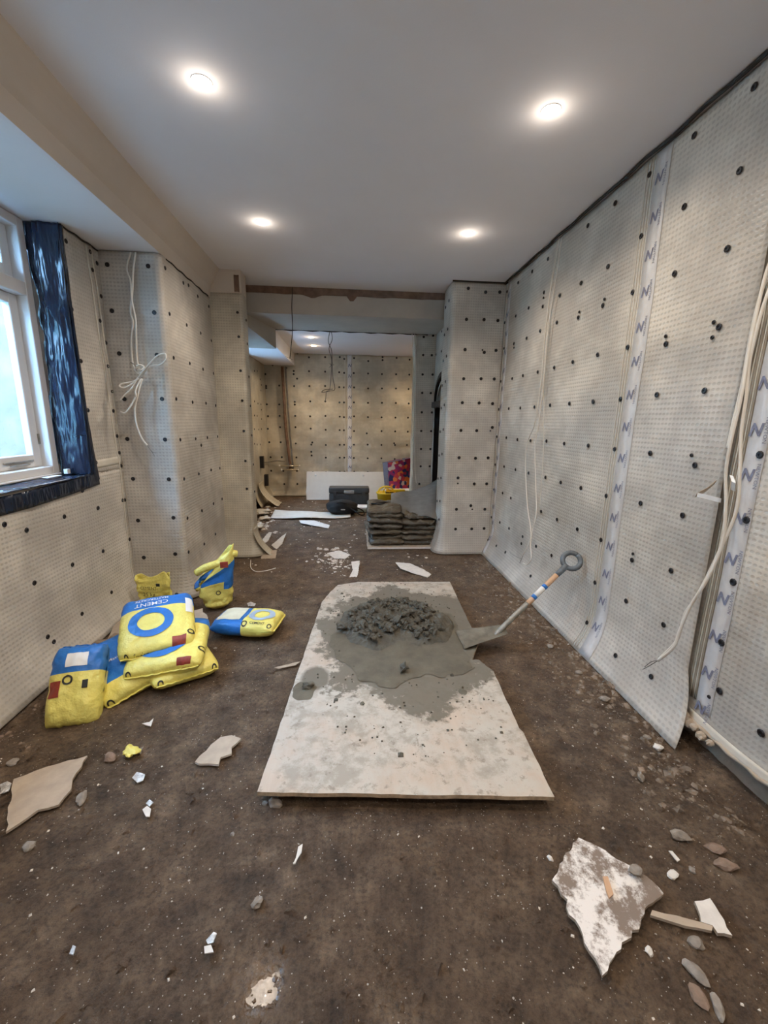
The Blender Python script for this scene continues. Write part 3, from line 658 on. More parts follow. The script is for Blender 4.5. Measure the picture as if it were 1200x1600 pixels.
plugs([(-1.002,2.803),(-1.082,2.472),(-1.084,2.414),(-1.02,2.329),(-1.081,2.187),(-1.078,1.889),(-1.079,1.836),(-1.076,1.617),(-1.077,1.396),(-1.079,1.073),(-1.075,0.792),(-1.073,0.517),(-1.071,0.245),(-0.781,2.733),(-0.783,2.474),(-0.783,2.194),(-0.774,1.904),(-0.783,1.613),(-0.776,1.373),(-0.75,1.096),(-0.77,1.052),(-0.773,0.908),(-0.768,0.833),(-0.749,0.497),(-0.469,2.747),(-0.473,2.476),(-0.477,2.204),(-0.478,1.91),(-0.478,1.627),(-0.476,1.353),(-0.476,1.049),(-0.48,0.792),(-0.481,0.496),(-0.184,2.755),(-0.198,2.471),(-0.199,2.19),(-0.195,1.895),(-0.191,1.617),(-0.195,1.351),(-0.194,1.056),(-0.196,0.794),(-0.197,0.507),(-0.096,2.723),(-0.1,2.462),(-0.105,2.186),(-0.106,1.897),(-0.107,1.609),(-0.108,1.349),(-0.106,1.057),(-0.104,0.795),(-0.098,0.508),(0.094,2.74),(0.089,2.461),(0.095,2.19),(0.092,1.901),(0.096,1.628),(0.096,1.336),(0.093,1.062),(0.093,0.791),(0.1,0.509),(0.374,2.695),(0.373,2.462),(0.376,2.176),(0.375,1.897),(0.377,1.618),(0.355,1.294),(0.375,1.066),(0.378,0.787),(0.383,0.501),(0.655,2.778),(0.656,2.72),(0.647,2.457),(0.652,2.182),(0.656,1.903),(0.654,1.619),(0.658,1.344),(0.659,1.063),(0.663,0.79),(0.935,2.771),(0.932,2.461),(0.935,2.188),(0.939,1.905),(0.939,1.618),(0.938,1.342),(0.921,1.101),(0.941,1.066),(0.938,0.779),(1.195,2.744),(1.197,2.459),(1.192,2.185),(1.201,1.901),(1.196,1.622),(1.198,1.34),(1.189,1.069),(1.197,0.785),(-1.482,2.571),(-1.223,2.526),(-1.628,2.401),(-1.623,2.178),(-1.624,2.14),(-1.625,1.831),(-1.614,1.602),(-1.624,1.357),(-1.608,1.091),(-1.595,0.79),(-1.594,0.514),(-1.369,2.192),(-1.382,1.833),(-1.384,1.612),(-1.383,1.391),(-1.381,1.094),(-1.37,0.793),(-1.345,0.515),(-1.336,0.243)], lambda x, z: ((x, float(YF(x, z))-.006, z), (0, -1, 0)), wf, 1.25)
w2 = tag(struct('wall_left_far', -2.25, -1.70, 7.42, 8.80, -.1, 2.60, 'masonry'), 'left wall of the far room lined with membrane')
link('masonry_block', box_me('masonry_block', -2.25, -1.70, 5.25, 7.42, -.1, .85, 'masonry'), w2)
link('masonry_block', box_me('masonry_block', -2.25, -1.70, 4.90, 6.0, -.1, 2.85, 'masonry'), w2)
link('masonry_block', box_me('masonry_block', -2.25, -1.70, 6.0, 7.42, 2.35, 2.85, 'masonry'), w2)
def X3(y, z): return -1.65+kick(z, .28, .10)+wob(y, z, 71, .014)
solid(link('membrane_sheet', grid_me('membrane_sheet', lambda S, T: (X3(S, T), S, T), 7.42, 8.72, 0, 2.57, 40, 70, 'membrane_warm', flip=True), w2), .004, -1)
solid(link('membrane_sheet', grid_me('membrane_sheet', lambda S, T: (X3(S, T), S, T), 5.0, 6.0, 0, 2.49, 20, 50, 'membrane_warm', flip=True), w2), .004, -1)
solid(link('curled_flap', grid_me('curled_flap', lambda S, T: (-1.62+.34*(1-T/.42)**2, S+.05*T, np.maximum(T-.01, .006)), 7.55, 7.95, 0, .42, 8, 20, 'membrane_warm', flip=True), w2), .004)
plugs([(min(max(y, 7.48), 8.64), z) for y, z in [(7.798,2.359),(8.029,2.384),(8.27,2.265),(8.346,2.17),(8.296,2.068),(7.683,1.843),(7.968,1.817),(8.239,1.814),(8.259,1.716),(7.63,1.603),(7.854,1.598),(8.221,1.545),(7.578,1.37),(7.931,1.357),(8.18,1.361),(7.534,1.122),(7.742,1.097),(8.005,1.083)]], lambda y, z: ((float(X3(y, z))+.004, y, z), (1, 0, 0)), w2, 1.1)
w2w = tag(bpy.data.objects.new('window_2', None), 'window opening of the far room seen edge on', None, None, 'structure'); COL.objects.link(w2w); w2w.location = (-2.0, 6.7, .85)
for a in ((-2.05, -1.98, 6.0, 6.06, .85, 2.35), (-2.05, -1.98, 7.36, 7.42, .85, 2.35), (-2.05, -1.98, 6.68, 6.74, .85, 2.35)):
    me = box_me('frame_stile', *a, 'white_wood', .004); me.transform(Matrix.Translation((2.0, -6.7, -.85))); link('frame_stile', me, w2w)
for a in ((-2.05, -1.98, 6.06, 7.36, .85, .91), (-2.05, -1.98, 6.06, 7.36, 2.29, 2.35)):
    me = box_me('frame_rail', *a, 'white_wood', .004); me.transform(Matrix.Translation((2.0, -6.7, -.85))); link('frame_rail', me, w2w)
for a in ((-2.02, -2.014, 6.06, 6.68, .91, 2.29), (-2.02, -2.014, 6.74, 7.36, .91, 2.29)):
    me = box_me('pane', *a, 'glass'); me.transform(Matrix.Translation((2.0, -6.7, -.85))); link('pane', me, w2w)
# nib wall / chimney breast closing the passage on the right
p3 = tag(struct('wall_right_far', .985, 1.30, 6.26, 6.45, -.1, 2.82, 'masonry'), 'membrane lined nib wall on the right of the far room')
def Y3(x, z): return 6.20-wob(x, z, 81, .012)
solid(link('membrane_sheet', grid_me('membrane_sheet', lambda S, T: (S, Y3(S, T), T), 0.94, 1.26, 0, 2.75, 12, 60, 'membrane', flip=False), p3), .004, 1)
solid(link('membrane_sheet', grid_me('membrane_sheet', lambda S, T: (.94+.006*np.sin(T*9), S, T), 6.20, 6.45, 0, 2.75, 4, 40, 'membrane_warm', flip=True), p3), .004, -1)
plugs([(min(max(x, .97), 1.20), z) for x, z in [(1.042,2.706),(1.175,2.728),(1.042,2.466),(1.166,2.467),(1.044,2.204),(1.188,2.205),(1.047,1.95),(1.173,1.95),(1.051,1.678),(1.213,1.678),(1.052,1.411),(1.221,1.411),(1.059,1.149),(1.223,1.15),(1.062,0.892),(1.234,0.894),(1.051,0.626)]], lambda x, z: ((x, float(Y3(x, z))-.005, z), (0, -1, 0)), p3, 1.1)
# passage wall with the arched fireplace opening
ps = tag(bpy.data.objects.new('wall_passage', None), 'passage wall with an arched fireplace opening lined in black', None, None, 'structure'); COL.objects.link(ps)
A0, A1, ZS, ZA = 5.22, 6.10, 1.82, 2.16
arch = [(A0+(A1-A0)*(1-math.cos(PI*k/16))/2, ZS+(ZA-ZS)*math.sin(PI*k/16)) for k in range(17)]
V = []; Fc = []
for (y, z) in arch: V += [(1.22, y, z), (1.22, y, 2.75)]
for k in range(16): Fc.append((2*k, 2*k+1, 2*k+3, 2*k+2))
k = len(V); V += [(1.22, A1, 0), (1.22, 6.22, 0), (1.22, 6.22, 2.75), (1.22, A1, 2.75)]; Fc.append((k, k+3, k+2, k+1))
uvs = [(y, z) for (_, y, z) in V]
solid(link('membrane_sheet', mesh('membrane_sheet', V, Fc, 'membrane', False, uvs), ps), .004)
V = []; Fc = []
for (y, z) in arch: V += [(1.205, y, z+.035), (1.205, y, z-.02), (1.50, y, z-.02)]
for k in range(16): a = 3*k; Fc += [(a, a+3, a+4, a+1), (a+1, a+4, a+5, a+2)]
solid(link('arch_lining', mesh('arch_lining', V, Fc, 'black_plastic'), ps), .004)
V = []; Fc = []
for (y, z) in arch: V += [(1.24, y, z-.09), (1.24, y, z-.05), (1.30, y, z-.05)]
for k in range(16): a = 3*k; Fc += [(a, a+3, a+4, a+1), (a+1, a+4, a+5, a+2)]
solid(link('arch_bricks', mesh('arch_bricks', V, Fc, 'edge'), ps), .004)
box('lintel_bar', 1.18, 1.45, 5.30, 6.14, 1.74, 1.82, 'black_plastic', ps, .004)
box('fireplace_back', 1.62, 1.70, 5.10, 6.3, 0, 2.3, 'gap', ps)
box('fireplace_cheek', 1.24, 1.62, 6.11, 6.2, 0, 1.9, 'black_plastic', ps)
plugs([(5.53,2.714),(5.795,2.707),(5.486,2.455),(5.765,2.455),(6.119,2.466)], lambda y, z: ((1.213, y, z), (-1, 0, 0)), ps)
# closing structure that is out of view
tag(struct('wall_back', -2.6, 1.86, -1.85, -1.70, -.1, 3.1, 'paint_dull'), 'plain wall behind the viewer')
tag(struct('wall_right_end', 1.70, 1.86, 5.08, 8.9, -.1, 2.95, 'masonry'), 'outer right wall behind the pillar')
tag(struct('ceiling_4', 1.24, 1.86, 5.20, 6.2, 2.75, 2.95, 'paint_dull'), 'ceiling behind the pillar')

# pipes and sockets in the far room
dp = empty('waste_pipe', (-1.278, 8.55, 2.53), 'dark vertical pipe in the far left corner of the back room', 'pipe')
zt = (-1.278, 8.55, 2.53)
tube('pipe', [(0, 0, 0), (.03, 0, -1.1), (.10, -.02, -2.25+.30)], .028, 'brown_strip', dp)
tube('pipe', [(.06, 0, 0), (.10, 0, -1.1), (.15, -.02, -2.25+.30)], .018, 'wire', dp)
for a, b, lab in (((-1.362, 8.35, 0.652), (-0.978, 8.35, 0.655), 'upper horizontal copper pipe stub on the far wall'), ((-1.327, 8.35, 0.577), (-1.004, 8.35, 0.579), 'lower horizontal copper pipe stub on the far wall')):
    pp = empty('pipe_stub', a, lab, 'pipe')
    L = b[0]-a[0]; tube('pipe', [(0, 0, 0), (L, 0, 0)], .011, 'brass', pp, sub=1)
    tube('pipe', [(L*.5, 0, 0), (L*.5, .32, 0)], .011, 'brass', pp, sub=1)
    for e in (0, L):
        link('end_cap', lathe_me('end_cap', [(.016, -.015), (.022, 0), (.016, .015)], 'plaster', 8), pp, (e, 0, 0), (0, PI/2, 0))
for (u, lab) in (((-1.63, 7.936, 0.765), 'upper black back box on the left wall of the far room'), ((-1.63, 8.277, 0.383), 'tall black back box above the curled flap in the far room')):
    e = empty('back_box', u, lab, 'socket box'); box('casing', -.02, .05, -.05, .05, -.11, .11, 'plug', e, .006)
    box('rim', .048, .054, -.055, .055, -.115, -.10, 'wire', e)
tag(tube('cable_run', [(-1.6, 7.96, 0.762), (-1.62, 8.627, 0.698), (-1.462, 8.6, 0.728), (-1.298, 8.6, 0.716)], .008, 'wire'), 'dark cable running from the upper back box to the corner pipe', 'cable')

# ------------------------------------------------------------ downlights
def downlight(x, y, z, label, group=None, power=LAMP_W, r=.040):
    e = empty('downlight', (x, y, z), label, 'ceiling light', group)
    tr_ = link('trim_ring', lathe_me('trim_ring', [(r+.007, .001), (r+.006, -.003), (r+.001, -.004), (r+.001, .001)], 'white_wood', 24, False), e)
    link('lens', lathe_me('lens', [(r+.004, -.0045), (r*.6, -.009), (.0005, -.011)], 'lens', 20), tr_)
    lamp(x, y, z-.01, power, (1.0, .74, .46) if y > 6 else (1.0, .86, .72))
downlight(-.66, 2.31, H0, 'near left recessed downlight in the main ceiling')
downlight(.97, 2.31, H0, 'near right recessed downlight in the main ceiling')
downlight(-.67, 3.68, H0, 'far left recessed downlight in the main ceiling')
downlight(.95, 3.68, H0, 'far right recessed downlight in the main ceiling')
downlight(-.66, .94, H0, 'left recessed downlight above the viewer'); downlight(.97, .94, H0, 'right recessed downlight above the viewer')
downlight(-.66, -.43, H0, 'left recessed downlight behind the viewer'); downlight(.97, -.43, H0, 'right recessed downlight behind the viewer')
downlight(-.59, 7.0, 2.80, 'nearer lit downlight in the far room ceiling', power=19)
downlight(-.61, 7.75, 2.80, 'farther lit downlight in the far room ceiling', power=19)
downlight(1.40, 7.75, 2.80, 'far room downlight behind the nib wall', power=22)

#@@OBJECTS
# ------------------------------------------------------------ plywood mixing board and mortar
PT = .055
def ply_out(): return [p[:2] for p in ((-0.373, 1.45, 0.06), (0.825, 1.347, 0.06), (0.847, 1.714, 0.06), (0.838, 1.74, 0.06), (0.878, 2.235, 0.06), (0.852, 2.291, 0.06), (0.826, 2.365, 0.06), (0.784, 2.367, 0.06), (0.891, 2.577, 0.06), (0.964, 3.734, 0.06), (0.085, 3.768, 0.06), (-0.108, 3.695, 0.06), (-0.171, 3.532, 0.06), (-0.232, 3.315, 0.06))]
me, c = slab_me('plywood_board', ply_out(), PT-.018, .018, ['ply', 'ply_edge'], tilt=(0, -.012), jag=.0025, step=.05, seed=4, sidemat=1)
me.transform(Matrix.Translation(c)); tag(link('plywood_board', me), 'large cement stained plywood sheet lying flat on the dirt floor', 'board')
def ply_z(x, y): return PT-.012*(y-2.70)
mo = empty('mortar_heap', (.36, 3.1, PT), 'heap of wet grey mortar spread on the plywood sheet', 'mortar')
# spread slurry: ragged thin sheet
def slurry(cx, cy, rx, ry, th, seed, parent, name='slurry', mat='slurry'):
    V = []; Fc = []; K = 96; Rn = 22
    for i in range(Rn+1):
        for k in range(K):
            a = 2*PI*k/K; e = .72+.55*float(fbm(3.2*math.cos(a)+5, 3.2*math.sin(a)+5, seed, 5)); r = i/Rn
            x = cx+rx*e*r*math.cos(a); y = cy+ry*e*r*math.sin(a)
            z = ply_z(x, y)+.0015+th*(1-r**5)+.007*(float(fbm(x*8, y*8, seed, 4))-.45)*(1-r**4)
            V.append((x-.36, y-3.1, max(z, ply_z(x, y)+.0012)-PT))
    for i in range(Rn):
        for k in range(K):
            k2 = (k+1) % K; Fc.append((i*K+k, (i+1)*K+k, (i+1)*K+k2, i*K+k2))
    return link(name, mesh(name, V, Fc, mat, True), parent)
slurry(.36, 2.68, .47, .56, .007, 3, mo)
def heap_h(x, y):
    # clotted low ridge, hollowed towards the viewer
    u = (x-.345)/.42; v = (y-2.88)/.42
    e = 1-(u*u+v*v)-.55*(fbm(x*7, y*7, 13, 3)-.5)
    b = np.clip(e, 0, 1)**.6*.060
    hollow = np.exp(-(((x-.36)/.17)**2+((y-2.52)/.22)**2))
    bil = .5-np.abs(fbm(x*11, y*11, 17, 3)-.46)*3.0
    bil2 = .5-np.abs(fbm(x*26, y*26, 19, 3)-.46)*3.0
    return (b+(.050*np.clip(bil, 0, 1)+.020*np.clip(bil2, 0, 1))*np.clip(e*2.6, 0, 1))*(1-.97*hollow)
gx = np.linspace(-.16, .86, 200); gy = np.linspace(2.28, 3.46, 200); GX, GY = np.meshgrid(gx, gy, indexing='ij')
GH = heap_h(GX, GY); GZ = PT-.012*(GY-2.70)+GH-.002
GX2 = GX+.018*(fbm(GX*20, GY*20, 23, 3)-.45)*np.clip(GH*20, 0, 1); GY2 = GY+.018*(fbm(GX*20, GY*20, 29, 3)-.45)*np.clip(GH*20, 0, 1)
V = np.stack([GX2-.36, GY2-3.1, GZ-PT], -1).reshape(-1, 3); ii, jj = np.meshgrid(np.arange(199), np.arange(199), indexing='ij')
keep = (np.maximum(np.maximum(GH[:-1, :-1], GH[1:, :-1]), np.maximum(GH[1:, 1:], GH[:-1, 1:])) > .011).ravel()
a = (ii*200+jj).ravel()[keep]
link('crumbly_mound', mesh('crumbly_mound', V, np.stack([a, a+200, a+201, a+1], -1).tolist(), 'mortar', True), mo)
def rock_me(name, r, mat, seed, sq=(1, 1, .6), sub=2, rough=.35, smooth=False):
    bm = bmesh.new(); bmesh.ops.create_icosphere(bm, subdivisions=sub, radius=1.0); R3 = random.Random(seed)
    pl_ = [(Vector((R3.gauss(0, 1), R3.gauss(0, 1), R3.gauss(0, 1))).normalized(), R3.uniform(.62, .9)) for _ in range(7)]
    for v in bm.verts:
        for nrm, d in pl_:
            k = v.co.dot(nrm)-d
            if k > 0: v.co -= nrm*k
        v.co *= 1+rough*(float(vn(v.co.x*2+seed, v.co.y*2+v.co.z*1.7, seed % 7))-.5)
        v.co = Vector((v.co.x*r*sq[0], v.co.y*r*sq[1], v.co.z*r*sq[2]))
    zmin = min(v.co.z for v in bm.verts)
    for v in bm.verts: v.co.z -= zmin
    return bm_mesh(name, bm, mat, smooth)
rk = random.Random(91); LUMPS = [(-.05, 2.78, .038), (.33, 2.25, .026)]
for i in range(280):      # clots over the ridge, biggest along the lip of the hollow
    a_ = rk.uniform(0, 2*PI); q_ = rk.uniform(.15, 1.0); x = .345+.36*q_*math.cos(a_); y = 2.87+.36*q_*math.sin(a_)
    if ((x-.36)/.13)**2+((y-2.54)/.15)**2 < 1: continue
    LUMPS.append((x, y, rk.uniform(.006, .020)*(1.7 if y < 2.95 and rk.random() < .5 else 1)))
for k, (x, y, r) in enumerate(LUMPS):
    link('lump', rock_me('lump', r, 'mortar', 40+k % 23, (1.25, 1, .8), 2, 1.5, False), mo, (x-.36, y-3.1, ply_z(x, y)+.002-PT+max(0, float(heap_h(x, y))-.35*r)), (0, 0, k*1.3))
ms = empty('mortar_splat', (*(-0.252, 2.106), PT), 'small round mortar dollop near the left edge of the plywood', 'mortar')
def splat(px, py, r, seed):
    V = []; Fc = []; K = 40
    for i in range(9):
        for k in range(K):
            a = 2*PI*k/K; e = .8+.35*float(vn(2*math.cos(a)+3, 2*math.sin(a)+3, seed)); q = i/8
            V.append((r*e*q*math.cos(a)*1.0, r*e*q*math.sin(a)*1.25, .004+.007*(1-q**3)))
    for i in range(8):
        for k in range(K): Fc.append((i*K+k, (i+1)*K+k, (i+1)*K+(k+1) % K, i*K+(k+1) % K))
    return mesh('slurry', V, Fc, 'slurry', True)
link('slurry', splat(0, 0, .072, 3), ms)
link('lump', rock_me('lump', .036, 'mortar', 77, (1, .8, .4), 3, .8), ms, (.01, .02, .006))
for k, (u, label) in enumerate([((0.067, 1.97), 'flat dried mortar splash left of centre on the front half of the plywood'), ((0.634, 2.042), 'faint dried mortar splash right of centre on the plywood')]):
    e = tag(link('dried_splash', splat(0, 0, .045, 11+k*3), None, (*u, PT-.004)), label, 'mortar')
# crumbs thrown over the board
V = []; Fc = []; r = random.Random(5)
for i in range(420):
    a = r.uniform(0, 2*PI); q = r.uniform(.55, 1.25); x = .40+.62*q*math.cos(a); y = 2.72+.95*q*math.sin(a)
    xl = -.40+(y-1.5)*.10; xr = .86+(y-1.4)*.05
    if not (xl+.06 < x < xr-.10 and 1.55 < y < 3.85): continue
    s = r.uniform(.002, .006)*(1 if r.random() < .93 else 2.2); z = ply_z(x, y); k = len(V)
    for dx, dy, dz in ((-1, -1, 0), (1, -1.1, 0), (1.2, .9, 0), (-.8, 1, 0), (.1, 0, 1.1)): V.append((x+dx*s, y+dy*s, z+dz*s))
    Fc += [(k, k+1, k+4), (k+1, k+2, k+4), (k+2, k+3, k+4), (k+3, k, k+4)]
tag(link('mortar_crumbs', mesh('mortar_crumbs', V, Fc, 'mortar')), 'scattered grey mortar crumbs on the plywood sheet', 'crumbs', kind='stuff')

# ------------------------------------------------------------ shovel
sv = empty('shovel', (0.916, 2.601, 0.07), 'square mouthed shovel with wooden shaft leaning on the right wall', 'shovel')
o0 = Vector((0.916, 2.601, 0.07))
C = [Vector((0.761, 2.724, 0.062)), Vector((0.765, 2.48, 0.062)), Vector((1.09, 2.547, 0.105)), Vector((1.098, 2.645, 0.125))]
V = []; Fc = []; K = 14
for i in range(K+1):
    for j in range(K+1):
        s, t = i/K, j/K; p = (C[0].lerp(C[1], t)).lerp(C[3].lerp(C[2], t), s)
        p.z += .022*(2*t-1)**2*(s**.7)-.012*math.sin(PI*s)*(1-(2*t-1)**2)+.004
        V.append(p-o0)
for i in range(K):
    for j in range(K): a = i*(K+1)+j; Fc.append((a, a+1, a+K+2, a+K+1))
solid(link('blade', mesh('blade', V, Fc, 'muddy_steel', True), sv), .003, 1)
s0 = Vector((1.028, 2.612, 0.1)); s1 = Vector((1.575, 2.741, 0.572))
d = s1-s0; q = lambda t: s0+d*t-o0
sc_ = lambda px: (px-776)/(890-776)
tube('socket', [q(-.02)+Vector((0, 0, -.004)), q(.10)+Vector((0, 0, .002)), q(.20)+Vector((0, 0, .004)), q(.42)], .019, 'steel', sv, sides=14)
tube('shaft', [q(.40), q(.60), q(.84)], .019, 'wood', sv, sides=14, sub=3)
shl = tube('shaft_label', [q(.50)+Vector((0, 0, .0005)), q(.66)+Vector((0, 0, .0005))], .0197, 'white_print', sv, sides=14, sub=2)
for a, b in ((.49, .525), (.635, .67)): tube('label_mark', [q(a)+Vector((0, 0, .0007)), q(b)+Vector((0, 0, .0007))], .0201, 'blue', shl, sides=14, sub=2)
tube('grip_neck', [q(.82), q(.90), q(.96)], .019, 'grip', sv, sides=14, sub=3, r1=.024)
dn = d.normalized(); sx = dn.cross(Vector((.75, .55, .2))).normalized()
Rg = .060; cc = q(1.0)+dn*.02
ring = [cc+(dn*math.cos(a)+sx*math.sin(a))*Rg for a in np.linspace(0, 2*PI, 25)]
tube('grip', ring, .0185, 'grip', sv, sides=10, sub=1)

# ------------------------------------------------------------ cement sacks
def sack(name, loc, rot, L, W, T, label, group=None, split=.25, seed=1, ring=None, texts=(), red=None, dots=(), white=None, mats=('bagyellow', 'blue'), amp=.010, droop=0.0, cat='sack', n=34, sag=0.0, pale=None):
    e = empty(name, loc, label, cat, group, rot)
    def P(u, v, side):
        sh = (max(0, 1-abs(u)**4.0)*max(0, 1-abs(v)**5.0))**.36
        x = W/2*u*(1-.07*abs(v)**6); y = L/2*v*(1-.035*abs(u)**6)
        z = side*T/2*sh
        w_ = (float(fbm(u*2.2+seed, v*2.8+side, seed % 9, 4))-.47)
        z += amp*2.2*w_*min(1, sh*1.5)+.5*amp*(float(vn(u*7+seed, v*2+side*3, 4))-.5)*(abs(u)**2)*2
        x += amp*.8*(float(vn(v*7, seed+side, 2))-.5)*abs(u)**3; y += amp*.8*(float(vn(u*7, seed+side, 3))-.5)*abs(v)**3
        z -= droop*(v*v)+sag*(u*u)
        return Vector((x, y, z))
    nu, nv = n, int(n*1.3); V = []; Fc = []; fm = []
    for side in (1, -1):
        b0 = len(V)
        us = [math.sin(PI/2*(2*i/nu-1)) for i in range(nu+1)]; vs = [math.sin(PI/2*(2*j/nv-1)) for j in range(nv+1)]
        for u in us:
            for v in vs: V.append(P(u, v, side))
        for i in range(nu):
            for j in range(nv):
                a = b0+i*(nv+1)+j; f = (a, a+nv+1, a+nv+2, a+1); Fc.append(f if side > 0 else f[::-1])
                fm.append(1 if (vs[j]+vs[j+1])/2 > split+.0*us[i] else 0)
    me = mesh('sack_body', V, Fc, mats, True, None, fm)
    bm = bmesh.new(); bm.from_mesh(me); bmesh.ops.remove_doubles(bm, verts=bm.verts, dist=.0006); bm.to_mesh(me); bm.free()
    body = link('sack_body', me, e)
    # crimped seams
    for sg in (-1, 1):
        Vs = []; Fs = []
        for k in range(25):
            u = -1+2*k/24; p = P(u*.97, sg, 1); ww = .006*math.sin(k*2.1+seed)
            Vs += [p+Vector((0, -.004*sg, 0)), p+Vector((0, sg*.010, ww*.5))]
        for k in range(24): Fs.append((2*k, 2*k+1, 2*k+3, 2*k+2))
        solid(link('crimped_seam', mesh('crimped_seam', Vs, Fs, mats[1] if (sg > split) else mats[0]), e), .003, 0)
    def S(off): return lambda a, b: P(max(-1, min(1, a/(W/2))), max(-1, min(1, b/(L/2))), 1)+Vector((0, 0, off))
    def patch(nm, a0, a1, b0, b1, mat, off=.0035, k=8):
        f = S(off); Vp = [f(a0+(a1-a0)*i/k, b0+(b1-b0)*j/k) for i in range(k+1) for j in range(k+1)]
        Fp = [(i*(k+1)+j, (i+1)*(k+1)+j, (i+1)*(k+1)+j+1, i*(k+1)+j+1) for i in range(k) for j in range(k)]
        return link(nm, mesh(nm, Vp, Fp, mat, True), body)
    def annulus(nm, cx, cy, r0, r1, mat, off=.0035, ry=1.0):
        f = S(off); Va = []; Fa = []; K = 56
        rs = [r0+(r1-r0)*i/4 for i in range(5)]
        for r_ in rs:
            for k in range(K): Va.append(f(cx+r_*math.cos(2*PI*k/K), cy+r_*ry*math.sin(2*PI*k/K)))
        for i in range(4):
            for k in range(K): k2 = (k+1) % K; Fa.append((i*K+k, (i+1)*K+k, (i+1)*K+k2, i*K+k2))
        return link(nm, mesh(nm, Va, Fa, mat, True), body)
    if pale: patch('dusty_patch', *pale, 'bagpale', .0028, 10)
    if ring: annulus('printed_ring', *ring)
    for (cx, cy, r_) in dots: annulus('small_ring_mark', cx, cy, r_*.62, r_, 'ink')
    if red:
        patch('red_panel', *red, 'red')
    if white: patch('white_panel', *white, 'white_print')
    for (txt, size, cx, cy, rt, mt) in texts:
        f = S(.0045); link('lettering', text_me(txt, size, mt, (lambda cx, cy: lambda a, b: f(cx+a, cy+b))(cx, cy), rt, bold=.0002), body)
    return e
Rr = math.radians
bagA = sack('cement_sack', (-1.205, 2.54, .262), (Rr(20), Rr(-2), Rr(20)), .46, .42, .13, 'yellow and blue cement sack with a big blue ring, topmost of the heap', split=.42, seed=3,
            ring=(-.03, -.03, .075, .125, 'blue', .0035, .95), texts=(('CEMENT', .050, -.03, .130, PI, 'white_print'), ('MASTERCRETE', .030, -.03, .175, PI, 'white_print'), ('General purpose cement', .016, -.05, -.232, 0, 'ink')),
            red=(.085, .165, -.228, -.178), dots=((-.17, -.236, .013), (.190, -.16, .020)), white=(.165, .205, .02, .15))
bagB = sack('cement_sack', (-1.11, 2.46, .155), (Rr(9), Rr(-4), Rr(10)), .46, .43, .13, 'yellow cement sack lying directly under the topmost sack of the heap', split=.55, seed=8,
            ring=(-.02, -.02, .095, .15, 'blue', .0035, .95), red=(.085, .165, -.236, -.198), dots=((-.185, -.236, .018), (.205, -.12, .022)), texts=(('General purpose cement', .017, -.04, -.240, 0, 'ink'),))
bagC = sack('cement_sack', (-1.07, 2.46, .060), (Rr(2), Rr(3), Rr(36)), .44, .38, .11, 'cement sack at the bottom of the heap, its yellow end poking out right', split=.35, seed=12, mats=('bagyellow', 'blue'),
            dots=((-.16, -.226, .018), (.16, -.226, .018)), red=None)
bagD = sack('cement_sack', (-1.33, 2.36, .105), (Rr(20), Rr(-14), Rr(38)), .44, .36, .13, 'cement sack leaning left of the heap, blue face and yellow lower edge', split=-.55, seed=15,
            red=(.09, .17, -.19, -.10), dots=((-.15, -.225, .020),), texts=(('Mastercrete', .028, .0, .02, 0, 'white_print'),))
bagE = sack('cement_sack', (-1.455, 2.13, .128), (Rr(52), Rr(0), Rr(12)), .40, .25, .18, 'plump upright cement sack leaning on the window wall, blue top', split=.30, seed=21, amp=.016,
            red=(-.105, -.05, -.06, .02), dots=((-.02, .02, .024),), white=(-.04, .06, .085, .155))
link('black_tab', box_me('black_tab', .05, .075, -.03, .01, .094, .100, 'ink', .001), bagE)
bagF = sack('cement_sack', (-.745, 2.93, .075), (0, Rr(2), Rr(82)), .46, .32, .12, 'cement sack lying flat and alone beside the plywood, dusty white ring', split=.02, seed=27,
            ring=(.0, -.105, .055, .095, 'dusty_blue', .0035, 1.0), dots=((-.135, -.02, .020), (-.135, -.20, .016)), pale=(-.10, .14, .03, .20), texts=(('CEMENT', .028, -.128, -.11, -PI/2, 'ink'),))
def loft_bag(name, loc, rotz, label, w0, w1, d0, d1, h, seed, cols, lean=(0, 0), crump=.02, twist=0):
    e = empty(name, loc, label, 'sack', None, (0, 0, rotz)); V = []; Fc = []; fm = []; K = 40; Hn = 30
    for i in range(Hn+1):
        t = i/Hn; wd = w0+(w1-w0)*t**.7; dp = d0+(d1-d0)*t; top = h*(1+.0*t)
        for k in range(K):
            a = 2*PI*k/K; cx, cy = math.cos(a), math.sin(a)
            cx = math.copysign(abs(cx)**.6, cx); cy = math.copysign(abs(cy)**.6, cy)
            s = min(1, (t*6+.35)); nz = (float(fbm(a*1.6+seed, t*6, seed % 5, 4))-.47)*crump*2.2
            x = wd/2*cx*s+lean[0]*t+nz*cx; y = dp/2*cy*s+lean[1]*t+nz*cy
            z = h*t+(t**4)*twist*x*2+(t**3)*(float(vn(a*1.3, seed))-.5)*.07
            V.append((x, y, z))
            if i < Hn: fm.append(cols(t, a))
    for i in range(Hn):
        for k in range(K): k2 = (k+1) % K; Fc.append((i*K+k, i*K+k2, (i+1)*K+k2, (i+1)*K+k))
    Fc.append(tuple(range(K))[::-1]); fm.append(0)
    me = mesh('sack_body', V, Fc, ['bagyellow', 'blue'], True, None, fm); solid(link('sack_body', me, e), .003); return e
bagG = loft_bag('cement_sack', (-1.09, 3.36, 0), Rr(14), 'half empty cement sack standing open against the pier, blue band', .20, .31, .17, .16, .36, 31,
                lambda t, a: 1 if (t > .62 and t < .86) or (t > .45 and t <= .62 and (a > 5.0 or a < .6)) else 0, (-.02, .02), .026, .55)
def quad_on(e, nm, pts, mat):
    return solid(link(nm, mesh(nm, pts, [tuple(range(len(pts)))], mat), e), .002, 0)
twv = []; 
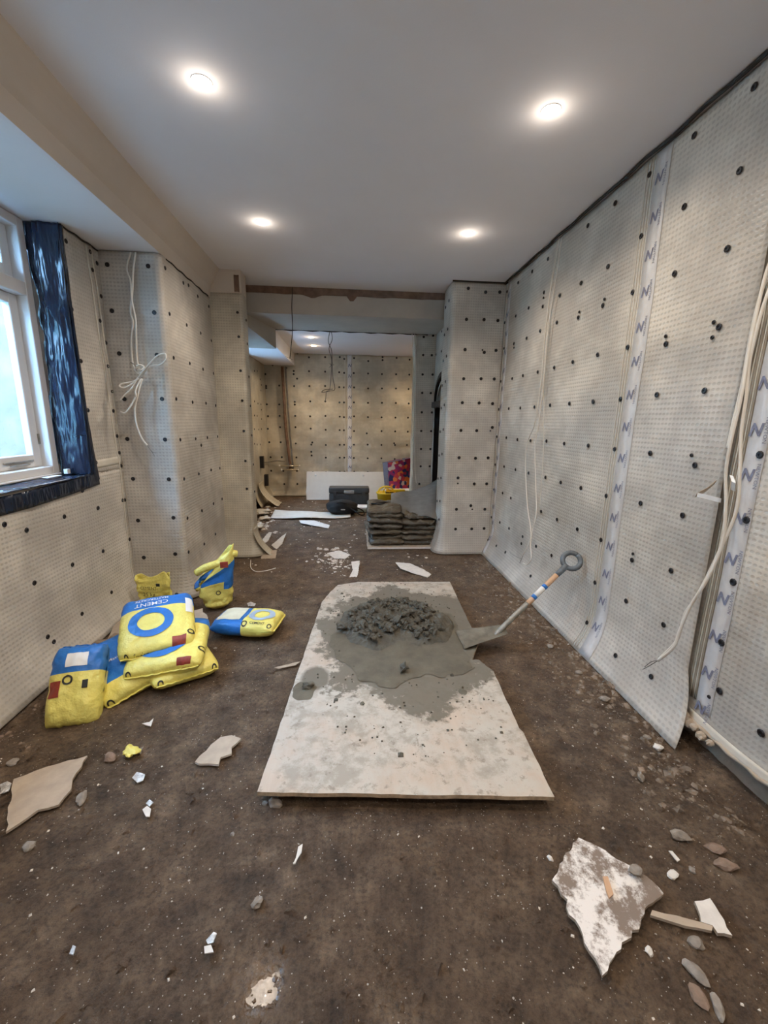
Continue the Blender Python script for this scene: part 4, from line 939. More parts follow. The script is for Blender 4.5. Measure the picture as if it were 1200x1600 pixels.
tube('twisted_neck', [(.02, -.02, .37), (.07, -.02, .425), (.13, -.01, .455), (.165, .0, .45)], .040, 'bagyellow', bagG, sides=9, r1=.028)
tube('twisted_neck', [(-.15, -.02, .32), (-.08, -.04, .365), (.0, -.03, .385), (.06, -.02, .40)], .030, 'bagyellow', bagG, sides=9, r1=.034)
box('red_panel', .035, .095, -.085, -.078, .365, .415, 'red', bagG, .002)
def ring_me(nm, r0, r1, mat, K=40):
    V = [(r*math.cos(2*PI*k/K), 0, r*math.sin(2*PI*k/K)) for r in (r0, r1) for k in range(K)]
    return mesh(nm, V, [(k, (k+1) % K, K+(k+1) % K, K+k) for k in range(K)], mat)
link('small_ring_mark', ring_me('small_ring_mark', .012, .019, 'ink'), bagG, (.01, -.118, .17))
bagH = loft_bag('empty_sack', (-1.60, 3.37, 0), Rr(-6), 'crumpled empty yellow sack standing in the corner by the pier', .22, .29, .10, .06, .27, 37, lambda t, a: 0, (-.02, .03), .030, .10)
for k, (s, z) in enumerate((('CEMENT', .20), ('25 kg', .145), ('6m²', .10))):
    link('lettering', text_me(s, .045 if k else .035, 'ink', lambda u, v: (u, -.078+.0*v, z+v)), bagH)
box('black_tab', .06, .09, -.074, -.068, .215, .24, 'ink', bagH, .001)
slab('cardboard_scrap', [(-1.213, 2.959), (-1.229, 3.134), (-1.148, 3.152), (-1.067, 3.021), (-1.066, 2.903), (-1.136, 2.869)], .05, .004, ['card'], 'torn brown cardboard sticking out behind the heap of sacks', 'cardboard', tilt=(.1, .25), jag=.012, step=.04, seed=6)
slab('cardboard_scrap', [(-1.713, 2.845), (-1.734, 2.985), (-1.674, 3.113), (-1.611, 3.068), (-1.599, 2.911), (-1.632, 2.806)], .04, .004, ['card', 'red'], 'torn printed cardboard lying behind the heap against the wall', 'cardboard', tilt=(.3, .4), jag=.014, step=.04, seed=9)
tag(link('rubble_lump', rock_me('rubble_lump', .07, 'masonry', 3, (1.3, 1, .8)), None, (*(-1.615, 2.656), -.01)), 'dark rubble lump between the leaning sack and the wall', 'stone')
tag(link('rubble_lump', rock_me('rubble_lump', .06, 'masonry', 8, (1.1, 1, .9)), None, (*(-1.588, 2.769), -.01)), 'grey rubble lump behind the leaning sack', 'stone')

# ------------------------------------------------------------ dark sacks by the pillar
tray = slab('pallet_sheet', [(.22, 4.93), (1.02, 4.93), (1.14, 5.24), (1.16, 5.95), (.24, 5.95)], .0, .022, ['card', 'plaster'], 'pale board under the stack of dark sacks', 'board', jag=.003, sidemat=1)
for k in range(7):
    for s in (0, 1):
        if k == 6 and s == 1: continue
        side = 'left' if s == 0 else 'right'
        nth = ['bottom', 'second lowest', 'third lowest', 'fourth lowest', 'third highest', 'second highest', 'topmost'][k]
        jx = rnd.uniform(-.025, .03); jy = rnd.uniform(-.03, .03)
        sack('rubble_sack', (.46+s*.43+jx, 5.30+jy+.012*k, .060+k*.063), (Rr(rnd.uniform(-1, 3)), Rr(rnd.uniform(-3, 3)), Rr(rnd.uniform(-6, 6))), .62, .45, .092,
             '%s dark grey sack in the %s column of the stack' % (nth, side), 'dark sacks stacked by the pillar', seed=50+k*2+s, mats=('grey_bag', 'grey_bag'), amp=.034, n=22, split=2)
MB = [Vector(p) for p in ((0.601, 5.95, 0.522), (0.879, 6, 0.542), (1.155, 6.08, 0.636), (1.39, 6.12, 0.746))]
MF = [Vector(p) for p in ((0.544, 5.35, 0.455), (0.759, 5.12, 0.377), (0.967, 5.05, 0.385), (1.2, 4.99, 0.332))]
def moff(S, T):
    X = np.zeros_like(S); Y = X.copy(); Z = X.copy()
    for i in range(S.shape[0]):
        for j in range(S.shape[1]):
            a = S[i, j]*2.999; k = int(a); f = a-k; p = MB[k].lerp(MB[k+1], f).lerp(MF[k].lerp(MF[k+1], f), T[i, j])
            X[i, j], Y[i, j], Z[i, j] = p.x, p.y, p.z+.035*math.sin(PI*T[i, j])+.012*math.sin(S[i, j]*8+T[i, j]*3)
    return X, Y, Z
me = grid_me('membrane_offcut', moff, 0, 1, 0, 1, 28, 24, 'membrane_grey')
tag(solid(link('membrane_offcut', me), .006, 1), 'stiff grey membrane sheet draped over the stack of dark sacks', 'sheet')
tag(link('bin_liner', rock_me('bin_liner', .10, 'black_plastic', 5, (1.4, 1, .35), 3, .6, True), None, (.40, 5.42, .455)), 'black plastic liner bundled on the left end of the sack stack', 'bag')

# ------------------------------------------------------------ far room things
me = box_me('white_panel', 0, 1.70, -.009, .009, 0, .56, 'white_board', .002)
wp = tag(link('white_panel', me, None, (-.845, 8.22, .0), (Rr(-14), 0, 0)), 'long white panel leaning on the far wall', 'board')
for xx in (.18, 1.12): link('cap', lathe_me('cap', [(.022, -.0), (.018, .008), (.0005, .010)], 'lens' if False else 'white_wood', 12), wp, (xx, -.009, .49), (PI/2, 0, 0))
tb = empty('tool_case', (-.005, 7.62, 0), 'charcoal plastic tool case standing in front of the white panel', 'tool case')
box('shell', -.36, .36, -.13, .13, .0, .25, 'case', tb, .02, 2); box('lid', -.365, .365, -.135, .135, .255, .36, 'case', tb, .022, 2)
for k in range(5): box('rib', -.30+k*.14, -.25+k*.14, -.138, -.128, .03, .22, 'case', tb, .004)
box('carry_handle', -.09, .09, -.165, -.135, .255, .315, 'case_metal', tb, .01, 2)
for x in (-.26, .26): box('latch', x-.03, x+.03, -.15, -.132, .22, .29, 'case', tb, .004)
cs = empty('green_case', (.22, 7.20, 0), 'flat pale green case with white lid beside the tool case', 'case')
box('tray', -.19, .19, -.12, .12, .0, .055, 'pale_green', cs, .008); box('lid', -.20, .20, -.125, .125, .057, .085, 'white_print', cs, .006)
bg = empty('holdall', (-.12, 6.95, 0), 'slumped black holdall with a loose strap on the floor', 'bag')
bm = bmesh.new(); bmesh.ops.create_icosphere(bm, subdivisions=4, radius=1)
for v in bm.verts:
    x, y, z = v.co; k = 1+.28*(float(fbm(x*2+3, y*2+z*2, 6, 4))-.47)
    x = math.copysign(abs(x)**.8, x); v.co = Vector((x*.27*k, y*.17*k, max(-.02, (z*.13*k+.11))))
link('bag_body', bm_mesh('bag_body', bm, 'fabric', True), bg)
tube('strap', [(.10, -.12, .14), (.22, -.20, .08), (.30, -.22, .03), (.36, -.16, .02), (.36, -.05, .05), (.28, .0, .09), (.20, -.04, .12)], .012, 'fabric', bg, sides=6)
tube('strap', [(-.12, -.08, .19), (-.02, -.14, .22), (.10, -.10, .19)], .012, 'fabric', bg, sides=6)
box('buckle', -.02, .05, -.185, -.165, .10, .115, 'case_metal', bg, .003)
yb = empty('yellow_bucket', (.66, 7.42, 0), 'yellow plastic bucket with a looped handle by the dark sacks', 'bucket')
link('bucket_body', lathe_me('bucket_body', [(.0005, .0), (.13, .0), (.165, .27), (.178, .275), (.178, .295), (.160, .295), (.125, .012), (.0005, .012)], 'yellow', 28), yb)
tube('carry_handle', [(-.15, 0, .29), (-.10, -.02, .37), (.0, -.03, .40), (.10, -.02, .37), (.15, 0, .29)], .016, 'yellow', yb)
box('pouring_arm', .0, .34, -.03, .03, .30, .345, 'yellow', yb, .01, 2)
tube('arm_loop', [(-.06, -.03, .30), (-.03, -.04, .36), (.03, -.04, .36), (.06, -.03, .30)], .012, 'yellow', yb)
cb = empty('carrier_bag', (.88, 7.66, .328), 'shiny red and blue patterned carrier bag leaning on the far nib wall', 'bag')
V = []; Fc = []; fm = []
for i in range(13):
    for j in range(13):
        s, t = i/12, j/12; x = -.27+.52*s*(1-.12*(1-t))+.05*(1-t); z = (.47+.10*s)*t; y = -.06*math.sin(PI*s)+.02*float(vn(s*5, t*5, 4))
        V.append((x, y, z))
n0 = len(V); V += [(a, .09-(b*.2), c) for a, b, c in V[:n0]]
for i in range(12):
    for j in range(12): a = i*13+j; Fc += [(a, a+13, a+14, a+1), (n0+a, n0+a+1, n0+a+14, n0+a+13)]; m_ = 1 if i < 2 else 0; fm += [m_, m_]
link('bag_body', mesh('bag_body', V, Fc, ['collage', 'print'], True, None, fm), cb)
tube('bag_rim', [(-.22+.50*k/12, -.06*math.sin(PI*k/12), .475+.10*k/12) for k in range(13)], .009, 'print', cb, sub=1)
st = empty('small_stand', (.90, 7.62, 0), 'small white topped box under the patterned bag', 'box')
box('carcass', -.24, .24, -.18, .18, 0, .30, 'case', st, .004); box('top', -.26, .26, -.20, .20, .302, .325, 'white_print', st, .004)

# curled pale sheet on the floor
cur = grid_me('insulation_sheet', lambda S, T: (S, T+.10*np.sin(S*2.2)*.6, .012+.05*np.clip((-S-.55)/.6, 0, 1)*(T-6.6)*2+.010*np.sin(S*7)), -1.25, .02, 6.62, 7.05, 40, 8, 'edge')
tag(solid(link('insulation_sheet', cur), .006, 1), 'long pale offcut sheet curling on the floor of the far room', 'sheet')

# ------------------------------------------------------------ cables
def cabl(name, pts, label, r=.0045, group=None, mat='cable', tails=(), cat='cable', ref=None):
    o = ref or pts[len(pts)//2]; e = empty(name, o, label, cat, group); O = Vector(o)
    tube('sheath', [Vector(p)-O for p in pts], r, mat, e, sides=7)
    for t in tails: tube('bare_wire', [Vector(p)-O for p in t], .0018, 'wire', e, sides=5)
    return e
kb = empty('knotted_cable', (-1.593, 3.53, 1.903), 'white cable bundle knotted in a bow on the blue lit pier face', 'cable')
O = Vector((-1.593, 3.53, 1.903))
for pts in ([(-1.613, 3.58, 2.735), (-1.648, 3.57, 2.618), (-1.626, 3.56, 2.529), (-1.626, 3.55, 2.395), (-1.608, 3.54, 2.259), (-1.618, 3.54, 2.122), (-1.623, 3.53, 1.982), (-1.609, 3.52, 1.887)],
            [(-1.577, 3.58, 2.737), (-1.605, 3.57, 2.599), (-1.619, 3.56, 2.464), (-1.642, 3.55, 2.327), (-1.624, 3.53, 2.234), (-1.655, 3.54, 2.121), (-1.663, 3.54, 1.959), (-1.637, 3.52, 1.887)],
            [(-1.614, 3.5, 1.838), (-1.512, 3.46, 1.93), (-1.432, 3.44, 1.993), (-1.376, 3.44, 2.008), (-1.371, 3.43, 1.966), (-1.42, 3.44, 1.929), (-1.498, 3.47, 1.922), (-1.583, 3.5, 1.867)],
            [(-1.606, 3.5, 1.829), (-1.66, 3.48, 1.803), (-1.722, 3.46, 1.785), (-1.733, 3.45, 1.766), (-1.706, 3.46, 1.758), (-1.657, 3.48, 1.789), (-1.614, 3.5, 1.838)],
            [(-1.614, 3.5, 1.838), (-1.661, 3.47, 1.75), (-1.707, 3.45, 1.701), (-1.734, 3.44, 1.667)],
            [(-1.596, 3.5, 1.829), (-1.624, 3.46, 1.741), (-1.624, 3.45, 1.693), (-1.671, 3.43, 1.606), (-1.707, 3.43, 1.572), (-1.738, 3.43, 1.581)],
            [(-1.587, 3.5, 1.83), (-1.612, 3.47, 1.718), (-1.644, 3.46, 1.598), (-1.642, 3.46, 1.477), (-1.619, 3.47, 1.379), (-1.59, 3.48, 1.325)]):
    tube('cable_loop', [Vector(p)-O for p in pts], .0064, 'cable', kb, sides=7)
for rr, dz in ((.030, 0), (.022, .01), (.034, -.012)):
    tube('knot_turn', [(rr*math.cos(a), -.025+.012*math.sin(a*2+dz*90), dz+rr*.9*math.sin(a)) for a in np.linspace(0, 2*PI, 14)], .0052, 'cable', kb, sides=7, sub=2)
tube('bare_wire', [Vector((-1.59, 3.48, 1.325))-O, Vector((-1.556, 3.48, 1.275))-O, Vector((-1.524, 3.47, 1.266))-O], .002, 'wire', kb, sides=5)
tube('bare_wire', [Vector((-1.59, 3.48, 1.325))-O, Vector((-1.561, 3.47, 1.286))-O, Vector((-1.536, 3.47, 1.241))-O], .002, 'wire', kb, sides=5)
tube('bare_wire', [Vector((-1.668, 3.52, 1.951))-O, Vector((-1.633, 3.5, 1.931))-O, Vector((-1.614, 3.49, 1.884))-O], .003, 'wire', kb, sides=5)
cabl('hanging_cable', [(1.65, 3.556, 2.973), (1.65, 3.596, 2.767), (1.65, 3.636, 2.539), (1.65, 3.654, 2.243), (1.65, 3.648, 1.878), (1.64, 3.671, 1.554), (1.64, 3.796, 1.368), (1.64, 3.791, 1.144), (1.62, 3.629, 0.81), (1.6, 3.477, 0.638), (1.58, 3.423, 0.536), (1.55, 3.471, 0.385)],
     'long white cable on the right wall, left of the pair, bowing outwards', tails=([(1.55, 3.471, 0.385), (1.52, 3.456, 0.319)], [(1.55, 3.506, 0.344), (1.56, 3.739, 0.31), (1.57, 3.83, 0.307)]))
cabl('hanging_cable', [(1.65, 3.511, 2.957), (1.65, 3.538, 2.748), (1.65, 3.576, 2.523), (1.65, 3.605, 2.234), (1.65, 3.598, 1.874), (1.64, 3.601, 1.527), (1.64, 3.624, 1.332), (1.63, 3.518, 1.005), (1.61, 3.416, 0.797), (1.59, 3.414, 0.637), (1.57, 3.383, 0.519), (1.55, 3.302, 0.418), (1.54, 3.343, 0.346), (1.54, 3.435, 0.326)],
     'long white cable on the right wall, right of the pair, ending in a hook', group=None)
cabl('hanging_cable', [(1.66, 3.608, 2.98), (1.66, 3.656, 2.642), (1.66, 3.638, 2.291), (1.66, 3.608, 1.875), (1.66, 3.505, 1.34), (1.64, 3.419, 0.796)], 'thin grey translucent drain cord hanging behind the white cables', r=.003, mat='edge')
near = [([(1.6, 1.622, 2.218), (1.58, 1.626, 2.109), (1.56, 1.613, 1.947), (1.54, 1.594, 1.803), (1.52, 1.569, 1.658), (1.5, 1.556, 1.486), (1.5, 1.552, 1.36), (1.5, 1.525, 1.235), (1.5, 1.509, 1.08), (1.48, 1.524, 0.923), (1.47, 1.567, 0.789), (1.46, 1.591, 0.656), (1.45, 1.597, 0.569), (1.44, 1.658, 0.467)], 'near white cable on the right wall, front strand of the hanging trio'),
        ([(1.6, 1.602, 2.124), (1.57, 1.601, 1.99), (1.55, 1.593, 1.803), (1.54, 1.568, 1.658), (1.53, 1.548, 1.511), (1.52, 1.512, 1.365), (1.52, 1.496, 1.215), (1.5, 1.521, 1.021), (1.49, 1.566, 0.834), (1.48, 1.601, 0.728), (1.47, 1.606, 0.601), (1.45, 1.664, 0.47)], 'near white cable on the right wall, strand bending farthest right'),
        ([(1.62, 1.632, 2.179), (1.6, 1.65, 2.061), (1.58, 1.64, 1.883), (1.56, 1.616, 1.71), (1.54, 1.603, 1.56), (1.53, 1.596, 1.459)], 'near white cable on the right wall, short strand ending at the bent metal')]
for k, (p, lab) in enumerate(near):
    cabl('hanging_cable', p, lab, r=.0062, tails=([p[-1], (1.43, 1.69, 0.421), (1.42, 1.718, 0.383)], [p[-1], (1.43, 1.683, 0.446), (1.42, 1.708, 0.403)]) if k == 0 else ())
mb = empty('bent_bracket', (1.6, 1.682, 1.266), 'bent strip of bare metal poking from the right wall by the cables', 'bracket'); O = Vector((1.6, 1.682, 1.266))
def rib(nm, pts, w_, mat, par, O):
    V = []; Fc = []
    for i, p in enumerate(pts):
        p = Vector(p)-O; V += [p, p+Vector(w_)]
    for i in range(len(pts)-1): Fc.append((2*i, 2*i+1, 2*i+3, 2*i+2))
    return solid(link(nm, mesh(nm, V, Fc, mat), par), .002, 0)
rib('metal_strip', [(1.5, 1.67, 1.262), (1.56, 1.691, 1.281), (1.66, 1.757, 1.306)], (0, .01, -.022), 'card', mb, O)
rib('metal_strip', [(1.5, 1.67, 1.262), (1.52, 1.632, 1.257), (1.54, 1.592, 1.251)], (0, .0, -.018), 'white_print', mb, O)
rib('metal_strip', [(1.52, 1.554, 1.354), (1.5, 1.52, 1.333), (1.52, 1.536, 1.298)], (0, -.018, -.004), 'white_print', mb, O)
lc = empty('ceiling_cable', (-0.261, 6.22, 2.724), 'tangled grey cable hanging from the joint in the far ceiling', 'cable'); O = Vector((-0.261, 6.22, 2.724))
for pts in ([(-0.261, 6.22, 2.765), (-0.289, 6.22, 2.615), (-0.246, 6.22, 2.491), (-0.239, 6.22, 2.304), (-0.232, 6.22, 2.132), (-0.206, 6.22, 1.976), (-0.277, 6.18, 1.946), (-0.383, 6.16, 1.925), (-0.349, 6.2, 1.963), (-0.234, 6.25, 1.978)],
            [(-0.252, 6.22, 2.766), (-0.235, 6.22, 2.642), (-0.281, 6.22, 2.515), (-0.247, 6.22, 2.372), (-0.258, 6.22, 2.132), (-0.278, 6.22, 1.975), (-0.324, 6.22, 1.939), (-0.333, 6.2, 1.85), (-0.343, 6.2, 1.797)]):
    tube('cable_loop', [Vector(p)-O for p in pts], .005, 'wire', lc, sides=6)
for k in range(5):
    a = k*1.3; c0 = Vector((-0.248, 6.22, 2.304))-O; tube('tail', [c0, c0+Vector((.035*math.cos(a), .02*math.sin(a), .04*math.sin(a*1.7)))], .004, 'wire', lc, sides=5, sub=1)
cabl('ceiling_wire', [(-0.639, 5.24, 3.006), (-0.653, 5.24, 2.798), (-0.652, 5.24, 2.566), (-0.673, 5.24, 2.384), (-0.692, 5.24, 2.242)], 'thin dark wire hanging down the header on its left', r=.0045, mat='gap', tails=([(-0.742, 5.24, 2.262), (-0.662, 5.24, 2.229)],))
cabl('hanging_cable', [(0.863, 6.1, 2.737), (0.883, 6.1, 2.404), (0.89, 6.1, 1.887), (0.902, 6.1, 1.167), (0.934, 6.1, 0.746)], 'pale cable hanging beside the far nib wall, left strand', r=.0045)
cabl('hanging_cable', [(0.902, 6.12, 2.742), (0.936, 6.12, 2.237), (0.944, 6.12, 1.712), (0.959, 6.12, 0.98), (0.989, 6.12, 0.648)], 'pale cable hanging beside the far nib wall, right strand', r=.0045)
tag(tube('loose_cable', [(*(-1.085, 4.501), .02), (*(-1.038, 4.294), .01), (*(-0.96, 4.176), .008), (*(-0.866, 4.191), .008), (*(-0.774, 4.265), .01)], .004, 'cable'), 'short white cable offcut curved on the floor by the left pier', 'cable')

# ------------------------------------------------------------ broken boards and scraps
slab('broken_board', [(0.86, 1.217), (0.917, 1.177), (0.991, 1.104), (1.034, 1.049), (1.043, 1.013), (0.969, 0.986), (0.908, 0.937), (0.837, 0.901), (0.772, 0.864), (0.714, 0.827), (0.708, 0.884), (0.712, 0.943), (0.695, 0.978), (0.712, 1.019), (0.689, 1.079), (0.769, 1.153)], .006, .012, ['dirty_white', 'card'], 'large jagged muddy white board fragment at lower right', 'board', jag=.006, step=.018, seed=12, sidemat=1, tilt=(.0, .01))
slab('broken_board', [(1.13, 0.986), (1.189, 0.991), (1.171, 0.889), (1.131, 0.898), (1.132, 0.918), (1.104, 0.93)], .004, .012, ['plaster', 'card'], 'small pale board fragment right of the jagged white one', 'board', jag=.005, step=.02, seed=13, sidemat=1)
slab('wood_lath', [(0.973, 0.973), (1.072, 0.941), (1.134, 0.918), (1.119, 0.906), (1.047, 0.924), (0.957, 0.96)], .004, .010, ['card'], 'thin pale lath between two broken board fragments', 'lath', jag=.002)
slab('torn_board', [(-1.285, 1.387), (-1.438, 1.634), (-1.342, 1.695), (-1.204, 1.749), (-1.189, 1.618), (-1.162, 1.565), (-1.167, 1.494), (-1.232, 1.475), (-1.263, 1.418)], .005, .010, ['card', 'card'], 'torn brown plasterboard sheet lying at the lower left', 'board', jag=.006, step=.03, seed=14)
slab('torn_board', [(-0.701, 1.68), (-0.662, 1.781), (-0.631, 1.828), (-0.581, 1.838), (-0.529, 1.813), (-0.56, 1.758), (-0.549, 1.719), (-0.593, 1.699), (-0.59, 1.658), (-0.677, 1.667)], .006, .010, ['card', 'plaster'], 'small torn beige board left of the plywood', 'board', jag=.004, step=.03, seed=15, sidemat=1)
SCR = [([(0.506, 4.362), (0.662, 4.357), (0.78, 4.209), (0.85, 4.071), (0.793, 3.981), (0.656, 4.078), (0.536, 4.198)], 'long white plastic scrap behind the plywood', 'plaster'),
       ([(0.021, 4.4), (0.113, 4.418), (0.092, 4.118), (0.057, 3.957), (-0.013, 3.96), (0.033, 4.177)], 'bent white strip touching the far edge of the plywood', 'plaster'),
       ([(-0.781, 6.392), (-0.558, 6.432), (-0.298, 6.18), (-0.308, 5.987), (-0.531, 6.105), (-0.733, 6.227)], 'ragged white strip near the holdall', 'plaster'),
       ([(-0.975, 5.132), (-0.903, 5.484), (-0.863, 5.611), (-0.849, 5.184), (-0.889, 4.995)], 'pale torn scrap near the left pier', 'edge'),
       ([(-1.156, 5.249), (-1.096, 5.616), (-1.053, 5.615), (-1.049, 5.364), (-1.107, 5.163)], 'narrow pale scrap against the left pier', 'edge'),
       ([(-0.264, 4.773), (-0.123, 4.844), (0.007, 4.692), (-0.044, 4.578), (-0.176, 4.605)], 'pointed white scrap on the rubble pile', 'plaster'),
       ([(-1.028, 4.845), (-0.86, 4.865), (-0.842, 4.626), (-1, 4.631)], 'brown flat scrap by the torn flap of the left pier', 'card'),
       ([(-0.943, 1.615), (-0.936, 1.642), (-0.897, 1.632), (-0.893, 1.605), (-0.911, 1.593)], 'crinkled silver foil piece left of centre on the dirt', 'foil'),
       ([(-1.482, 1.617), (-1.46, 1.629), (-1.434, 1.617), (-1.42, 1.582), (-1.447, 1.571)], 'crinkled silver foil piece at the left picture edge', 'foil'),
       ([(-0.432, 0.996), (-0.415, 1.015), (-0.404, 1.01), (-0.409, 0.988), (-0.423, 0.986)], 'shiny pale flake on the foreground dirt', 'foil'),
       ([(-0.432, 0.98), (-0.413, 0.983), (-0.4, 0.965), (-0.425, 0.963)], 'dull pale chip below the shiny flake', 'plaster'),
       ([(-0.817, 0.99), (-0.82, 1.011), (-0.809, 1.007), (-0.804, 0.987)], 'tiny white sliver at the lower left', 'foil'),
       ([(-0.2, 1.203), (-0.189, 1.262), (-0.174, 1.273), (-0.175, 1.242), (-0.193, 1.203)], 'small pale wood splinter below the plywood', 'plaster'),
       ([(-0.826, 1.483), (-0.819, 1.5), (-0.798, 1.487), (-0.806, 1.47)], 'tiny white chip above a pale fragment, left foreground', 'foil'),
       ([(-0.826, 1.454), (-0.816, 1.471), (-0.795, 1.458), (-0.785, 1.424), (-0.8, 1.425)], 'pale plaster fragment in the left foreground', 'plaster'),
       ([(-1.06, 1.956), (-1.028, 1.968), (-1.021, 1.997), (-1.009, 1.939)], 'folded pale flake in front of the sacks', 'plaster'),
       ([(-1.003, 1.77), (-0.979, 1.8), (-0.972, 1.753)], 'grey pointed chip beside the crushed yellow packet', 'stone'),
       ([(1.174, 1.155), (1.186, 1.152), (1.192, 1.122), (1.179, 1.118)], 'thin pale splinter among the right hand stones', 'plaster'),
       ([(-0.472, 2.417), (-0.348, 2.481), (-0.317, 2.494), (-0.345, 2.452), (-0.443, 2.408)], 'dark wood splinter beside the left edge of the plywood', 'card'),
       ([(-0.87, 3.399), (-0.844, 3.424), (-0.795, 3.396), (-0.794, 3.346), (-0.848, 3.348)], 'shiny plastic scrap behind the lone flat sack', 'foil')]
for k, (o_, lab, mt) in enumerate(SCR):
    slab('scrap', o_, .004, .004, [mt], lab, 'scrap', jag=.004, step=.02, seed=20+k, tilt=(rnd.uniform(-.12, .12), rnd.uniform(0, .15)))
slab('wood_offcut', [(0.864, 1.071), (0.882, 1.07), (0.867, 1.016), (0.846, 1.006), (0.849, 1.025)], .022, .008, ['wood'], 'small yellow splinter lying on the jagged white board', 'splinter', jag=.002)
STN = [(.034, 'stone_red', 'reddish brown stone beside the crushed packet', (1.3, .9, .7)), (.034, 'stone', 'grey oblong stone by the torn brown sheet', (.7, 1.5, .6)),
       (.030, 'stone', 'grey stone below the torn brown sheet', (1, 1, .6)), (.026, 'stone', 'pale round stone in the centre foreground', (1, 1, .8)),
       (.013, 'stone', 'tiny pale stone below the plywood corner', (1, 1, .8)), (.028, 'stone', 'grey stone right of the plywood corner', (.8, 1.3, .8)),
       (.034, 'stone', 'smooth grey oblong stone on the right', (1.5, .8, .7)), (.036, 'stone_red', 'broad brown stone on the right, farther of two', (1.4, .8, .5)),
       (.040, 'stone_red', 'broad orange brown stone on the right, nearer of two', (1.4, .8, .5)), (.022, 'plaster', 'whitish angular chip right of the jagged board', (1.3, 1, .6)),
       (.016, 'stone', 'small pale stone between larger right hand stones', (1, 1, .7)), (.016, 'plaster', 'white plaster nub below the lath', (.9, 1.2, .8)),
       (.034, 'stone', 'long grey stone at the lower right', (.8, 1.4, .6)), (.030, 'stone_red', 'pale brown chip below the long grey stone', (.9, 1.3, .5)),
       (.030, 'stone', 'narrow grey chip near the bottom right', (.6, 1.4, .5)), (.026, 'stone', 'rounded stone just below the lath end', (1.2, 1, .6)),
       (.032, 'stone', 'grey stone wedged under the plywood front corner', (1.4, .8, .7)), (.016, 'stone', 'small dark stone left of the wedged one', (1, 1, .7)),
       (.014, 'plaster', 'small pale chip left of the jagged board tip', (.8, 1.2, .8)), (.030, 'stone', 'grey stone resting on the jagged white board', (1.3, .9, .5)),
       (.030, 'stone', 'dull stone by the left wall', (1.2, .9, .6)), (.030, 'plaster', 'pale stone under the near membrane corner', (1.2, 1, .7)),
       (.032, 'stone', 'rubble stone along the right wall below the tape', (1.3, .9, .6)), (.026, 'stone', 'rubble stone along the right wall left of the tape', (1.1, .9, .6)),
       (.026, 'stone', 'grey rubble stone beside the pale one under the membrane corner', (1.1, .9, .6)), (.030, 'stone', 'rubble stone behind the shovel shadow by the right wall', (1.2, .9, .6)),
       (.016, 'stone', 'small grey stone in front of the lone flat sack', (1, 1, .7)), (.02, 'stone', 'tiny stone in front of the green case', (1, 1, .7))]
STNP = [(-1.105, 1.746), (-1.105, 1.537), (-1.174, 1.34), (-0.302, 1.095), (-0.445, 1.343), (1.302, 1.484), (1.262, 1.21), (1.363, 1.157), (1.346, 1.098), (1.137, 1.084), (1.217, 1.093), (0.899, 0.882), (0.996, 0.824), (0.967, 0.778), (0.999, 0.751), (1.059, 0.893), (-0.306, 1.46), (-0.349, 1.469), (0.73, 1.171), (0.986, 1.079), (-1.529, 1.751), (1.516, 1.657), (1.465, 2.016), (1.459, 2.281), (1.51, 1.722), (1.42, 2.594), (-0.923, 2.7), (0.245, 6.509)]
for k, (r_, mt, lab, sq) in enumerate(STN):
    p = STNP[k]; z = (.022 if 'resting on' in lab else float(ground_z(*p))-.006)
    tag(link('stone', rock_me('stone', r_*.78, mt, 100+k, sq, 2), None, (*p, z), (0, 0, rnd.uniform(-.5, .5))), lab, 'stone')
pk = tag(link('crushed_packet', rock_me('crushed_packet', .036, 'bagyellow', 61, (1.3, .9, .5), 3, .8), None, (*(-1.026, 1.764), -.004)), 'crushed yellow packet on the dirt beside a reddish stone', 'packet')
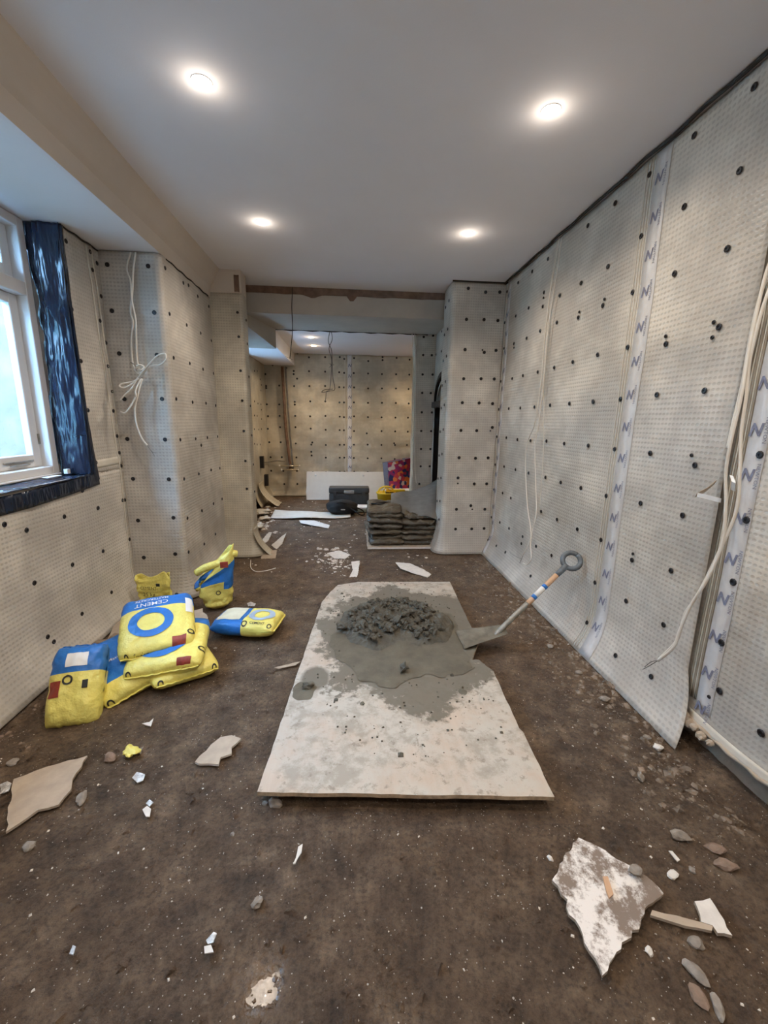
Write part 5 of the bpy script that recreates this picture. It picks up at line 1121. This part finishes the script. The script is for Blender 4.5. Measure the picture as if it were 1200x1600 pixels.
# uncountable loose rubble: one object, real little stones; denser along the walls
def chips(name, n, seed, region, mat, smin, smax, label):
    r = random.Random(seed); V = []; Fc = []
    for i in range(n):
        x, y = region(r)
        if -.42 < x < 1.05 and 1.35 < y < 4.0 and not (x > .92 and y > 1.5): continue
        if x > 1.62 or x < -1.72: continue
        s = smin+(smax-smin)*r.random()**3.2; z = float(ground_z(x, y))-s*.15; k = len(V); a = r.uniform(0, 6); e1 = r.uniform(.5, 1.1); e2 = r.uniform(.3, .8)
        for (px, py, pz) in ((-1, -.8, 0), (.9, -1, 0), (1.1, .8, 0), (-.8, 1, 0), (-.5, -.4, 1), (.6, -.3, .9), (.3, .6, 1)):
            px *= 1+r.uniform(-.25, .25); py *= e1; q0, q1 = px*math.cos(a)-py*math.sin(a), px*math.sin(a)+py*math.cos(a)
            V.append((x+q0*s, y+q1*s, z+pz*s*e2))
        Fc += [(k+4, k+5, k+6), (k, k+1, k+5, k+4), (k+1, k+2, k+6, k+5), (k+2, k+3, k+6), (k+3, k, k+4, k+6)]
    return tag(link(name, mesh(name, V, Fc, mat)), label, 'rubble', kind='stuff')
def all_floor(r): return r.uniform(-1.75, 1.75), .35+4.2*r.random()**1.5
def right_edge(r): y = r.uniform(1.2, 4.6); return 1.62-abs(r.gauss(0, .16))-.03, y
def left_edge(r): y = r.uniform(1.4, 3.4); return -1.72+abs(r.gauss(0, .10)), y
def rear(r): return r.uniform(-1.5, 1.0), r.uniform(4.2, 8.3)
chips('soil_clods', 4200, 1, all_floor, 'soil', .003, .020, 'loose brown soil clods over the floor')
chips('plaster_chips', 1500, 2, all_floor, 'grit', .0012, .0065, 'tiny white plaster chips trodden into the soil')
chips('wall_rubble', 1300, 3, right_edge, 'rubble', .002, .024, 'loose rubble gathered along the foot of the right wall')
chips('wall_rubble', 160, 4, left_edge, 'stone_red', .003, .020, 'loose rubble gathered along the foot of the window wall')
chips('rear_rubble', 420, 6, rear, 'grit', .004, .022, 'pale crumbs strewn over the rear floor')
def pile(cx, cy, sx, sy, m=70):
    return lambda r: (cx+r.gauss(0, sx), cy+r.gauss(0, sy))
chips('rubble_pile', 130, 7, pile(*(-0.19, 4.605), .11, .22), 'grit', .008, .035, 'little pile of broken white plaster behind the plywood')
chips('rubble_pile', 110, 8, pile(*(-1.356, 6.4), .10, .45), 'grit', .010, .045, 'crumpled pale debris heaped behind the left pier')
for k, (p, s) in enumerate([((*(-1.435, 6.897), 0), .12), ((*(-1.323, 5.968), 0), .09), ((*(-1.342, 6.528), 0), .07)]):
    tag(link('crumpled_wrap', rock_me('crumpled_wrap', s, 'edge', 90+k, (1.2, 1.4, .35), 3, .9), None, p), ['large crumpled plastic wrap by the far left flap', 'crumpled wrap close behind the left pier', 'small crumpled wrap in front of the large one'][k], 'wrap')
